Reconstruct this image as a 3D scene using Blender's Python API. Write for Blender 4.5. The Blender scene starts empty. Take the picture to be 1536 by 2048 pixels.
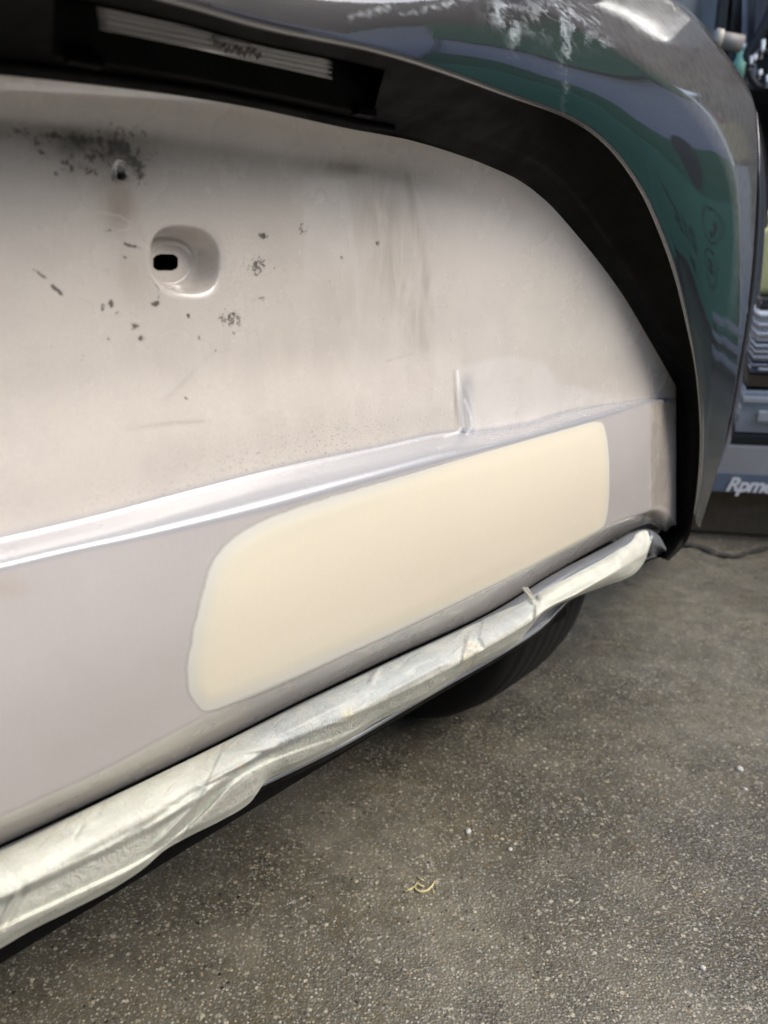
import bpy, bmesh, math, random
import numpy as np
from mathutils import Vector, Matrix
R = math.radians
random.seed(4)
# ---------------------------------------------------------------- camera, light
H = 0.66          # camera height
VS = H - 0.75     # everything on the car is measured from eye level
PITCH = R(16.8)
D0 = 0.40         # camera to the plane of the car's rear panel
YAW = R(47.7)     # the car's cross axis in the world
scene = bpy.context.scene
cam_d = bpy.data.cameras.new('camera'); cam = bpy.data.objects.new('camera', cam_d)
scene.collection.objects.link(cam); scene.camera = cam
cam.location = (0, 0, H); cam.rotation_euler = (R(90) - PITCH, 0, 0)
cam_d.sensor_fit = 'VERTICAL'; cam_d.sensor_height = 36; cam_d.sensor_width = 27
cam_d.lens = 36 * 1538 / 2048
cam_d.clip_start = 0.01; cam_d.clip_end = 500
cam_d.dof.use_dof = True; cam_d.dof.focus_distance = 0.64; cam_d.dof.aperture_fstop = 6.5
SUN_EL, SUN_AZ = 45, 104          # degrees; azimuth clockwise from +Y
world = bpy.data.worlds.new("World"); scene.world = world; world.use_nodes = True
wn = world.node_tree; bg = wn.nodes['Background']
sky = wn.nodes.new('ShaderNodeTexSky'); sky.sky_type = 'NISHITA'; sky.sun_disc = False
sky.sun_elevation = R(SUN_EL); sky.sun_rotation = R(SUN_AZ)
sky.air_density = 1.2; sky.dust_density = 3.0; sky.ozone_density = 1.0
wn.links.new(sky.outputs[0], bg.inputs[0]); bg.inputs[1].default_value = 0.15
sun_d = bpy.data.lights.new('sun', 'SUN'); sun_d.energy = 1.5; sun_d.angle = R(40); sun_d.color = (1, .96, .9)
sun = bpy.data.objects.new('sun', sun_d); scene.collection.objects.link(sun)
sd = Vector((math.sin(R(SUN_AZ)) * math.cos(R(SUN_EL)), math.cos(R(SUN_AZ)) * math.cos(R(SUN_EL)), math.sin(R(SUN_EL))))
sun.rotation_euler = sd.to_track_quat('Z', 'Y').to_euler()
vs = scene.view_settings; vs.view_transform = 'Standard'; vs.look = 'None'; vs.gamma = 1; vs.exposure = 0.90
vs.use_curve_mapping = False

# ---------------------------------------------------------------- frames
Lx = np.array([math.cos(YAW), math.sin(YAW), 0]); Ly = np.array([-math.sin(YAW), math.cos(YAW), 0])
CAR0 = D0 * Ly                      # world place of the car frame's origin
def ray(px, py):
    x = (np.asarray(px, float) - 768) / 1538; y = (1024 - np.asarray(py, float)) / 1538
    d = np.stack([x, math.cos(PITCH) + y * math.sin(PITCH), -math.sin(PITCH) + y * math.cos(PITCH)], -1)
    return d
def P(px, py, w):
    """point of the car frame (x across, y into the car, z up) at depth w in front of the rear panel"""
    px, py, w = np.broadcast_arrays(np.asarray(px, float), np.asarray(py, float), np.asarray(w, float))
    d = ray(px, py); dx = d @ Lx; dy = d @ Ly
    t = (D0 - w) / dy
    return np.stack([dx * t, -w, H + d[..., 2] * t], -1)
def G0(px, py, z=0.0):
    d = ray(px, py); t = (z - H) / d[..., 2]
    return np.array([d[0] * t, d[1] * t, z])
def at(px, py, rng):
    """world point on a sight line at horizontal range rng"""
    d = ray(px, py); t = rng / math.hypot(d[0], d[1])
    return Vector((d[0] * t, d[1] * t, H + d[2] * t))
def pch(xs, ys):
    xs = np.array(xs, float); ys = np.array(ys, float)
    h = np.diff(xs); dl = np.diff(ys) / h; m = np.zeros(len(xs)); m[0] = dl[0]; m[-1] = dl[-1]
    for i in range(1, len(xs) - 1):
        if dl[i-1] * dl[i] > 0:
            w1 = 2 * h[i] + h[i-1]; w2 = h[i] + 2 * h[i-1]; m[i] = (w1 + w2) / (w1 / dl[i-1] + w2 / dl[i])
    def f(x):
        x = np.clip(np.asarray(x, float), xs[0], xs[-1]); k = np.clip(np.searchsorted(xs, x, 'right') - 1, 0, len(h) - 1)
        t = (x - xs[k]) / h[k]
        return ((1 + 2*t) * (1-t)**2 * ys[k] + t * (1-t)**2 * h[k] * m[k] + t*t*(3-2*t) * ys[k+1] + t*t*(t-1) * h[k] * m[k+1])
    return f
def crv(pts):
    return pch([p[0] for p in pts], [p[1] for p in pts])
def spl(vals):
    """Catmull-Rom through equally spaced stations"""
    v = np.array(vals, float); n = len(v); m = np.zeros_like(v); m[1:-1] = (v[2:] - v[:-2]) / 2; m[0] = v[1] - v[0]; m[-1] = v[-1] - v[-2]
    def f(s):
        s = np.clip(np.asarray(s, float), 0, n - 1); k = np.minimum(s.astype(int), n - 2); t = s - k
        return ((1 + 2*t) * (1-t)**2 * v[k] + t * (1-t)**2 * m[k] + t*t*(3-2*t) * v[k+1] + t*t*(t-1) * m[k+1])
    return f
def sm(a, b, x):
    t = np.clip((np.asarray(x, float) - a) / (b - a), 0, 1); return t * t * (3 - 2 * t)

# ---------------------------------------------------------------- object helpers
def link(o, parent=None):
    scene.collection.objects.link(o)
    if parent: o.parent = parent
    return o
def tag(o, label=None, cat=None, group=None, kind=None):
    if label: o['label'] = label
    if cat: o['category'] = cat
    if group: o['group'] = group
    if kind: o['kind'] = kind
    return o
def empty(name, loc=(0, 0, 0), rz=0.0):
    o = bpy.data.objects.new(name, None); o.location = loc; o.rotation_euler = (0, 0, rz); o.empty_display_size = .05
    return link(o)
def mesh_obj(name, verts, faces, mat, parent=None, smooth=True, mats=None):
    me = bpy.data.meshes.new(name); me.from_pydata([tuple(map(float, v)) for v in verts], [], [tuple(f) for f in faces]); me.update()
    if mats:
        for m in mats: me.materials.append(m)
    else: me.materials.append(mat)
    if smooth: me.polygons.foreach_set('use_smooth', [True] * len(me.polygons))
    return link(bpy.data.objects.new(name, me), parent)
def bm_obj(name, bm, mat, parent=None, smooth=False):
    me = bpy.data.meshes.new(name); bm.normal_update(); bm.to_mesh(me); bm.free(); me.materials.append(mat)
    if smooth: me.polygons.foreach_set('use_smooth', [True] * len(me.polygons))
    return link(bpy.data.objects.new(name, me), parent)
def attr(o, name, vals):
    a = o.data.attributes.new(name, 'FLOAT', 'POINT'); a.data.foreach_set('value', np.asarray(vals, np.float32).ravel())
def grid_faces(nr, nc, keep=None, flip=False):
    f = []
    for i in range(nr - 1):
        for j in range(nc - 1):
            if keep is not None and not keep[i, j]: continue
            a = i * nc + j; q = (a, a + 1, a + nc + 1, a + nc)
            f.append(q[::-1] if flip else q)
    return f
def grid_obj(name, V, mat, parent=None, keep=None, flip=False):
    nr, nc = V.shape[:2]
    o = mesh_obj(name, V.reshape(-1, 3), grid_faces(nr, nc, keep, flip), mat, parent)
    return o
def bbox(bm, x0, x1, y0, y1, z0, z1, bevel=0.0, seg=2, M=None):
    r = bmesh.ops.create_cube(bm, size=1)
    vs_ = r['verts']
    for v in vs_:
        v.co = Vector(((x0 + x1)/2 + v.co.x * (x1 - x0), (y0 + y1)/2 + v.co.y * (y1 - y0), (z0 + z1)/2 + v.co.z * (z1 - z0)))
    if bevel:
        es = list({e for v in vs_ for e in v.link_edges})
        rr = bmesh.ops.bevel(bm, geom=es, offset=bevel, segments=seg, affect='EDGES', profile=.6)
        vs_ = list({v for v in rr['verts']} | {v for v in vs_ if v.is_valid})
    if M is not None: bmesh.ops.transform(bm, matrix=M, verts=vs_)
def tube(bm, pts, rad, seg=8, cap=True):
    pts = [Vector(p) for p in pts]; n = len(pts); rings = []
    rads = rad if hasattr(rad, '__len__') else [rad] * n
    up = Vector((0, 0, 1))
    for i, p in enumerate(pts):
        t = (pts[min(i + 1, n - 1)] - pts[max(i - 1, 0)]).normalized()
        a = t.cross(up)
        if a.length < .05: a = t.cross(Vector((1, 0, 0)))
        a.normalize(); b = t.cross(a)
        rings.append([bm.verts.new(p + (a * math.cos(2*math.pi*k/seg) + b * math.sin(2*math.pi*k/seg)) * rads[i]) for k in range(seg)])
    for i in range(n - 1):
        for k in range(seg):
            bm.faces.new((rings[i][k], rings[i][(k+1) % seg], rings[i+1][(k+1) % seg], rings[i+1][k]))
    if cap:
        bm.faces.new(rings[0][::-1]); bm.faces.new(rings[-1])

# ---------------------------------------------------------------- node helpers
class NT:
    def __init__(s, name):
        s.m = bpy.data.materials.new(name); s.m.use_nodes = True; s.t = s.m.node_tree; s.b = s.t.nodes['Principled BSDF']
        s.co = s.t.nodes.new('ShaderNodeTexCoord').outputs['Object']
    def n(s, typ, **k):
        nd = s.t.nodes.new('ShaderNode' + typ)
        for a, v in k.items(): setattr(nd, a, v)
        return nd
    def set(s, sock, v):
        if hasattr(v, 'is_linked') or isinstance(v, bpy.types.NodeSocket): s.t.links.new(v, sock)
        else: sock.default_value = (*v, 1) if (hasattr(v, '__len__') and len(v) == 3 and sock.type == 'RGBA') else v
    def bs(s, **k):
        for a, v in k.items(): s.set(s.b.inputs[a.replace('_', ' ')], v)
    def mp(s, scale, loc=(0, 0, 0), rot=(0, 0, 0), co=None):
        nd = s.n('Mapping'); s.set(nd.inputs[0], co or s.co); nd.inputs['Scale'].default_value = scale; nd.inputs['Location'].default_value = loc; nd.inputs['Rotation'].default_value = rot
        return nd.outputs[0]
    def noise(s, scale, det=3, rough=.55, co=None, dist=0):
        nd = s.n('TexNoise'); s.set(nd.inputs['Vector'], co or s.co); nd.inputs['Scale'].default_value = scale
        nd.inputs['Detail'].default_value = det; nd.inputs['Roughness'].default_value = rough; nd.inputs['Distortion'].default_value = dist
        return nd.outputs[0]
    def vor(s, scale, co=None, feat='F1', rnd=1):
        nd = s.n('TexVoronoi', feature=feat); s.set(nd.inputs['Vector'], co or s.co); nd.inputs['Scale'].default_value = scale; nd.inputs['Randomness'].default_value = rnd
        return nd
    def ramp(s, f, a, b, va=0., vb=1.):
        nd = s.n('MapRange', interpolation_type='SMOOTHSTEP'); s.set(nd.inputs[0], f)
        for i, v in zip((1, 2, 3, 4), (a, b, va, vb)): nd.inputs[i].default_value = v
        return nd.outputs[0]
    def mix(s, f, a, b, blend='MIX'):
        nd = s.n('Mix', data_type='RGBA', blend_type=blend)
        s.set(nd.inputs[0], f); s.set(nd.inputs[6], a); s.set(nd.inputs[7], b); return nd.outputs[2]
    def ma(s, op, a, b=0., c=None, clamp=False):
        nd = s.n('Math', operation=op, use_clamp=clamp); s.set(nd.inputs[0], a); s.set(nd.inputs[1], b)
        if c is not None: s.set(nd.inputs[2], c)
        return nd.outputs[0]
    def at(s, name):
        return s.n('Attribute', attribute_name=name).outputs['Fac']
    def bump(s, h, strength=.3, dist=.001, nrm=None):
        nd = s.n('Bump'); s.set(nd.inputs['Height'], h); nd.inputs['Strength'].default_value = strength; nd.inputs['Distance'].default_value = dist
        if nrm is not None: s.set(nd.inputs['Normal'], nrm)
        s.set(s.b.inputs['Normal'], nd.outputs[0]); return nd.outputs[0]
def plain(name, col, rough=.5, metal=0., var=.15, scale=30, bump=.0, **k):
    m = NT(name); f = m.noise(scale, 4)
    m.bs(Base_Color=m.mix(f, tuple(c * (1 - var) for c in col), tuple(min(1, c * (1 + var)) for c in col)), Metallic=metal,
         Roughness=m.ramp(m.noise(scale * 2.3), .3, .7, max(.02, rough * .85), min(1, rough * 1.15)), **k)
    if bump: m.bump(m.noise(scale * 4, 5), bump, .002)
    return m.m

# ================================================================ GROUND
def ground_mat():
    m = NT('worn_concrete')
    w = m.noise(5, 4)
    co2 = m.mp((1, 1, 1))
    big = m.noise(2.2, 4, .6); mid = m.noise(26, 5, .62); fine = m.noise(330, 4, .7)
    col = m.mix(m.ramp(big, .38, .64), (.066, .059, .040), (.215, .195, .146))
    col = m.mix(m.ramp(mid, .36, .68, 0, .5), col, (.040, .036, .026))
    col = m.mix(m.ramp(fine, .42, .70, 0, .8), col, (.15, .143, .118))
    # rusty brown blotches
    rust = m.ma('MULTIPLY', m.ramp(m.noise(7, 6, .7), .46, .66), m.ramp(m.noise(85, 3), .42, .62))
    col = m.mix(m.ma('MULTIPLY', rust, .55), col, (.115, .082, .034))
    dens = m.noise(11, 5, .7)
    # aggregate specks of several sizes
    for sc, thr, rad, c in ((230, .70, .36, (.46, .45, .40)), (130, .86, .32, (.52, .48, .36)), (340, .58, .38, (.34, .33, .29)), (290, .80, .38, (.46, .40, .27)), (210, .92, .33, (.33, .24, .12)), (190, .90, .36, (.012, .012, .014)), (60, .975, .20, (.62, .60, .54))):
        v = m.vor(sc); sep = m.n('SeparateColor'); m.set(sep.inputs[0], v.outputs['Color'])
        dd = m.ma('ADD', v.outputs['Distance'], m.ma('MULTIPLY', m.noise(sc * 2.4, 2), .25))
        k = m.ma('MULTIPLY', m.ramp(sep.outputs[0], thr, thr + .03), m.ramp(dd, rad + .18, rad + .04))
        col = m.mix(m.ma('MULTIPLY', k, m.ma('MULTIPLY', m.ramp(sep.outputs[1], 0, 1, .3, 1.), m.ramp(dens, .35, .62, .65, 1.))), col, c)
    m.bs(Base_Color=col, Roughness=m.ramp(m.noise(6, 5, .65), .38, .62, .20, .50), Specular_IOR_Level=.6, Coat_Weight=m.ramp(m.noise(3, 3), .3, .7, .4, .9), Coat_IOR=1.65, Coat_Roughness=.22)
    hgt = m.ma('ADD', m.ma('MULTIPLY', m.vor(330).outputs['Distance'], .7), m.ma('MULTIPLY', m.noise(620, 3, .6), .7))
    nb = m.bump(hgt, .8, .0014); m.set(m.b.inputs['Coat Normal'], nb)
    return m.m
MG = ground_mat()
def build_ground():
    # fine patch near the car, reaching out to the horizon in one sheet
    xs = np.concatenate([[-250, -60, -20, -8], np.linspace(-4, 6, 101), [9, 20, 60, 250]])
    ys = np.concatenate([[-250, -60, -20, -8], np.linspace(-4, 7, 111), [9, 20, 60, 250]])
    X, Y = np.meshgrid(xs, ys)
    near = (np.abs(X - 1) < 5) & (np.abs(Y - 1.5) < 5.5)
    Z = np.where(near, .0015 * np.sin(X * 5.1 + 1) * np.sin(Y * 4.3) + .0012 * np.sin(X * 11.7 + Y * 9.1), 0)
    o = grid_obj('ground', np.stack([X, Y, Z], -1), MG)
    tag(o, kind='structure')
build_ground()

# ================================================================ CAR
car = empty('car', tuple(CAR0), YAW)
tag(car, 'dark glossy car with stripped beige rear panel and smooth cream body filler patch', 'car')

# ---- curves of the rear panel, read across the photograph and laid on the panel at its depth
cA = crv([(-500, 105), (0, 150), (325, 187), (500, 215), (700, 258), (809, 278), (918, 310), (1026, 354), (1081, 392), (1152, 468), (1244, 588), (1299, 680), (1352, 772)])
cB = crv([(-500, 225), (0, 262), (300, 300), (600, 348), (800, 388), (950, 440), (1080, 525), (1180, 618), (1260, 704), (1320, 765), (1352, 789)])
cC = crv([(-500, 1205), (0, 1083), (200, 1035), (384, 985), (560, 940), (768, 895), (900, 868), (949, 866), (1046, 851), (1128, 826), (1209, 810), (1300, 797), (1352, 795)])
cC2 = crv([(-500, 1255), (0, 1135), (150, 1100), (270, 1076), (520, 1020), (700, 970), (900, 915), (1046, 876), (1225, 826), (1300, 803), (1352, 799)])
cD = crv([(-500, 1860), (0, 1637), (200, 1545), (430, 1425), (600, 1352), (760, 1280), (1000, 1165), (1180, 1070), (1240, 1042), (1284, 1027), (1319, 1016), (1335, 1022), (1352, 1050)])
cE = crv([(-500, 1905), (0, 1690), (200, 1597), (400, 1502), (600, 1402), (750, 1330), (1000, 1212), (1100, 1150), (1222, 1081), (1273, 1055), (1300, 1047), (1319, 1056), (1335, 1074), (1352, 1064)])
wAf = crv([(-500, .014), (700, .014), (1000, .010), (1200, .005), (1352, .0)])
HOLE = (372, 519); SLOT = (369, 524); SCREW = (241, 351)
def panel_grid():
    cols = np.concatenate([np.arange(-500, -20, 24), np.arange(-20, 214, 4), np.arange(214, 270, 2.), np.arange(270, 292, 4), np.arange(292, 462, 2.), np.arange(462, 904, 4), np.arange(904, 960, 2), np.arange(960, 1290, 5), np.arange(1290, 1353, 2)])
    rows = []   # (segment, t)
    for t in np.linspace(0, 1, 26)[:-1]: rows.append((0, t))
    tB = np.concatenate([np.linspace(0, .08, 6)[:-1], np.linspace(.08, .52, 150)[:-1], np.linspace(.52, .9, 60)[:-1], np.linspace(.9, 1, 26)[:-1]])
    for t in tB: rows.append((1, t))
    for t in np.linspace(0, 1, 17)[:-1]: rows.append((2, t))
    for t in np.linspace(0, 1, 90)[:-1]: rows.append((3, t))
    for t in np.linspace(0, 1, 15): rows.append((4, t))
    # rolled under edge
    rows += [(5, .35), (5, .7), (5, 1.)]
    seg = np.array([r[0] for r in rows])[:, None]; t = np.array([r[1] for r in rows])[:, None]
    X = np.broadcast_to(cols[None, :], (len(rows), len(cols))).copy()
    A, B, C, C2, D, E = [np.broadcast_to(c(cols)[None, :], X.shape) for c in (cA, cB, cC, cC2, cD, cE)]
    Y = np.select([seg == 0, seg == 1, seg == 2, seg == 3, seg == 4, seg == 5], [A + (B - A) * t, B + (C - B) * t, C + (C2 - C) * t, C2 + (D - C2) * t, D + (E - D) * t, E - 5 * t + 0 * X])
    wA = np.broadcast_to(wAf(cols)[None, :], X.shape)
    right = sm(1296, 1350, X)
    # plate field sunk against the flank
    stepx = 914 + 10 * sm(.70, 1., t) + 2 * t
    rise = sm(stepx, stepx + 21, X)
    amp = .0062 * sm(.60, .92, t)
    w1 = (1 - rise) * amp * (1 - right) - .0010 * np.exp(-((X - stepx + 9) / 9.) ** 2) * sm(.70, .85, t) + .0012 * np.exp(-((X - stepx - 4) / 4.) ** 2) * sm(.70, .85, t)
    w1C = (1 - rise) * .0062 * (1 - right)
    top2 = (.034 - .012 * sm(900, 1300, X)) * (1 - right)
    w2 = w1C + (top2 - w1C) * (1 - (1 - t) ** 1.7) + .0016 * np.exp(-((t - .10) / .07) ** 2) * (1 - right) * (1 - .6 * sm(900, 960, X))
    w3 = top2 + .006 * np.sin(np.pi * t) * (1 - right) - .004 * t * (1 - right)
    wD = top2 - .004 * (1 - right)
    w4 = wD - (.040) * t ** 1.2 * (1 - .55 * right)
    wE = wD - .040 * (1 - .55 * right)
    w5 = wE - .02 * t
    # cove under the dark shell
    w0 = wA * (1 - t) ** 2.0
    W = np.select([seg == 0, seg == 1, seg == 2, seg == 3, seg == 4, seg == 5], [w0 + 0 * X, w1 + 0 * X, w2 + 0 * X, w3 + 0 * X, w4 + 0 * X, w5 + 0 * X])
    # right hand return: shallow vertical channel then a pale raised edge
    W = W - .003 * sm(1296, 1318, X) * (1 - sm(1330, 1346, X)) * ((seg == 3) | (seg == 2)) * sm(0, .06, t + (seg == 3) * .0 + (seg == 2) * 0)
    W = W + .0012 * np.sin(X / 170. + 1) * (seg == 3) * np.sin(np.pi * t)
    # smooth the creases a little
    for _ in range(2):
        W[1:-1] = .25 * W[:-2] + .5 * W[1:-1] + .25 * W[2:]
    # mounting recess and screw hole, pressed inwards
    dx = (X - HOLE[0]) / 70.; dy = (Y - HOLE[1] - .10 * (X - HOLE[0])) / 68.
    r = (np.abs(dx) ** 2.5 + np.abs(dy) ** 2.5) ** (1 / 2.5)
    dep = .0165 * (1 - sm(.70, 1.02, r)) + .0012 * (1 - sm(.90, 1.2, r))
    rfl = np.hypot((X - 378) / 52, (Y - 527) / 52)
    dep += .0020 * (1 - sm(.78, .86, rfl))
    U = P(X, Y, W)
    U[..., 1] += dep
    rs = np.hypot((X - SCREW[0]) / 1., (Y - SCREW[1]) / 1.1)
    U[..., 1] += .010 * (1 - sm(4, 9, rs)) - .0016 * np.exp(-((rs - 12) / 4.5) ** 2)
    return X, Y, W, U, seg + 0 * X, t + 0 * X, dep
GX, GY, GW, GU, GS, GT, GDEP = panel_grid()
GUV = GU.copy()

def seg_mask(lines, wd):
    """soft distance mask to poly-lines given in photo pixels"""
    out = np.zeros_like(GX)
    for ln in lines:
        pts, a, wid = ln
        for (x0, y0), (x1, y1) in zip(pts[:-1], pts[1:]):
            vx, vy = x1 - x0, y1 - y0; q = np.clip(((GX - x0) * vx + (GY - y0) * vy) / (vx*vx + vy*vy + 1e-9), 0, 1)
            d = np.hypot(GX - x0 - q * vx, GY - y0 - q * vy); out = np.maximum(out, a * np.exp(-(d / wid) ** 2))
    return out
def blobs(lst):
    out = np.zeros_like(GX)
    for x, y, rx, ry, ang, a in lst:
        c, s = math.cos(R(ang)), math.sin(R(ang)); dx = (GX - x) * c + (GY - y) * s; dy = -(GX - x) * s + (GY - y) * c
        out = np.maximum(out, a * np.exp(-((dx / rx) ** 2 + (dy / ry) ** 2)))
    return out
def poly_sd(px, py, poly):
    poly = np.array(poly, float); n = len(poly); d = np.full(px.shape, 1e9); ins = np.zeros(px.shape, bool)
    for i in range(n):
        x0, y0 = poly[i]; x1, y1 = poly[(i + 1) % n]; vx, vy = x1 - x0, y1 - y0
        q = np.clip(((px - x0) * vx + (py - y0) * vy) / (vx*vx + vy*vy), 0, 1); d = np.minimum(d, np.hypot(px - x0 - q*vx, py - y0 - q*vy))
        cond = ((y0 > py) != (y1 > py)) & (px < (x1 - x0) * (py - y0) / (y1 - y0 + 1e-12) + x0); ins ^= cond
    return np.where(ins, d, -d)
def smooth_poly(pts, n=10):
    p = np.array(pts, float); out = []
    for i in range(len(p)):
        p0, p1, p2, p3 = p[i-1], p[i], p[(i+1) % len(p)], p[(i+2) % len(p)]
        for k in range(n):
            t = k / n; out.append(.5 * ((2*p1) + (-p0+p2)*t + (2*p0-5*p1+4*p2-p3)*t*t + (-p0+3*p1-3*p2+p3)*t**3))
    return out
def panel_mat():
    m = NT('stripped_beige_paint')
    grime, smear_step_shade, scuff, sand, brown, crack = [m.at(a) for a in ('grime', 'smear_step_shade', 'scuff', 'sanded', 'brown', 'crack')]
    base = m.mix(m.noise(9, 4), (.565, .52, .47), (.63, .588, .54))
    base = m.mix(m.ramp(m.noise(500, 2, .6), .35, .65, 0, .3), base, (.51, .475, .435))
    # rubbed lower face: cooler, mauve grey bare primer
    base = m.mix(m.ma('MULTIPLY', sand, .9), base, m.mix(m.noise(14, 5, .6), (.37, .345, .338), (.43, .403, .395)))
    # dull smears, and shade painted along the step
    s = m.ma('MULTIPLY', smear_step_shade, m.ramp(m.noise(1, 6, .65, m.mp((60, 60, 16), rot=(0, R(12), 0)), .6), .30, .66, .15, 1), clamp=True)
    base = m.mix(m.ma('MULTIPLY', s, .78), base, (.27, .24, .205))
    b = m.ma('MULTIPLY', brown, m.ramp(m.noise(45, 5, .6), .3, .6, .3, 1), clamp=True)
    base = m.mix(m.ma('MULTIPLY', b, .6), base, (.33, .25, .17))
    soot = m.ma('MULTIPLY', m.at('soot'), m.ramp(m.noise(70, 5, .7), .25, .62, .35, 1), clamp=True)
    base = m.mix(m.ma('MULTIPLY', soot, 1., clamp=True), base, (.085, .070, .052))
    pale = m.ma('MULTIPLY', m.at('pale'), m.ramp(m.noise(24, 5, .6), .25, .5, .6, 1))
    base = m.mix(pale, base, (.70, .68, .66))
    sc_ = m.noise(1, 4, .7, m.mp((420, 420, 40), rot=(0, R(-25), 0)), .4); sc2 = m.noise(1, 4, .7, m.mp((40, 300, 300), rot=(0, R(-15), 0)), .4)
    base = m.mix(m.ma('MULTIPLY', m.ramp(sc_, .45, .75, 0, .05), m.ramp(m.noise(12, 3), .35, .6)), base, (.78, .76, .74))
    base = m.mix(m.ma('MULTIPLY', m.ramp(sc2, .50, .75, 0, .12), m.ramp(m.noise(9, 3), .4, .65)), base, (.30, .28, .27))
    base = m.mix(m.ramp(m.noise(17, 7, .68), .38, .72, 0, .22), base, (.36, .33, .31))
    base = m.mix(m.ma('MULTIPLY', m.at('gloss_sky_tint'), .70, clamp=True), base, (.29, .31, .355))  # bluish tint painted in for the sky mirrored by the ledge
    base = m.mix(m.ma('MULTIPLY', m.at('edge_highlight'), .9, clamp=True), base, (.74, .74, .76))  # pale line painted in as the highlight on ledge and step edges
    # black specks of old adhesive
    spk = m.ramp(m.ma('ADD', m.ma('MULTIPLY', m.noise(330, 3, .75), .65), m.ma('MULTIPLY', m.noise(120, 4, .7), .5)), .46, .74)
    g = m.ramp(m.ma('MULTIPLY', m.ma('ADD', m.ma('MULTIPLY', grime, .9), m.ma('MULTIPLY', spk, .75)), m.ramp(grime, .03, .2)), .58, 1.04)
    base = m.mix(m.ma('MULTIPLY', g, .86), base, (.060, .050, .038))
    # peppering of fine dots over scuffed paint
    pep = m.ma('MULTIPLY', m.ramp(m.noise(520, 2, .7), .56, .70), m.ma('ADD', m.ma('MULTIPLY', scuff, .8), .06))
    base = m.mix(pep, base, (.20, .185, .18))
    base = m.mix(m.ma('MULTIPLY', crack, .75), base, (.66, .61, .55))
    m.bs(Base_Color=base, Roughness=m.ma('ADD', m.ma('MULTIPLY', sand, .12), m.ma('ADD', m.ma('MULTIPLY', smear_step_shade, .2), m.ramp(m.noise(20, 4), .3, .7, .20, .30)), clamp=True),
         Specular_IOR_Level=.55, Coat_Weight=m.ma('ADD', m.at('gloss_sky_tint'), m.ma('SUBTRACT', .8, m.ma('ADD', m.ma('MULTIPLY', sand, .6), m.ma('MULTIPLY', smear_step_shade, .5)), clamp=True), clamp=True), Coat_Roughness=m.ma('ADD', .06, m.ma('MULTIPLY', m.at('gloss_sky_tint'), .16), clamp=True), Coat_IOR=m.ma('ADD', 1.58, m.ma('MULTIPLY', m.at('gloss_sky_tint'), .15)))
    m.bump(m.ma('ADD', m.ma('MULTIPLY', m.noise(900, 2), .25), m.ma('ADD', m.ma('MULTIPLY', m.noise(6, 2), 3.), m.ma('MULTIPLY', g, -.6))), .10, .0006)
    return m.m
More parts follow.
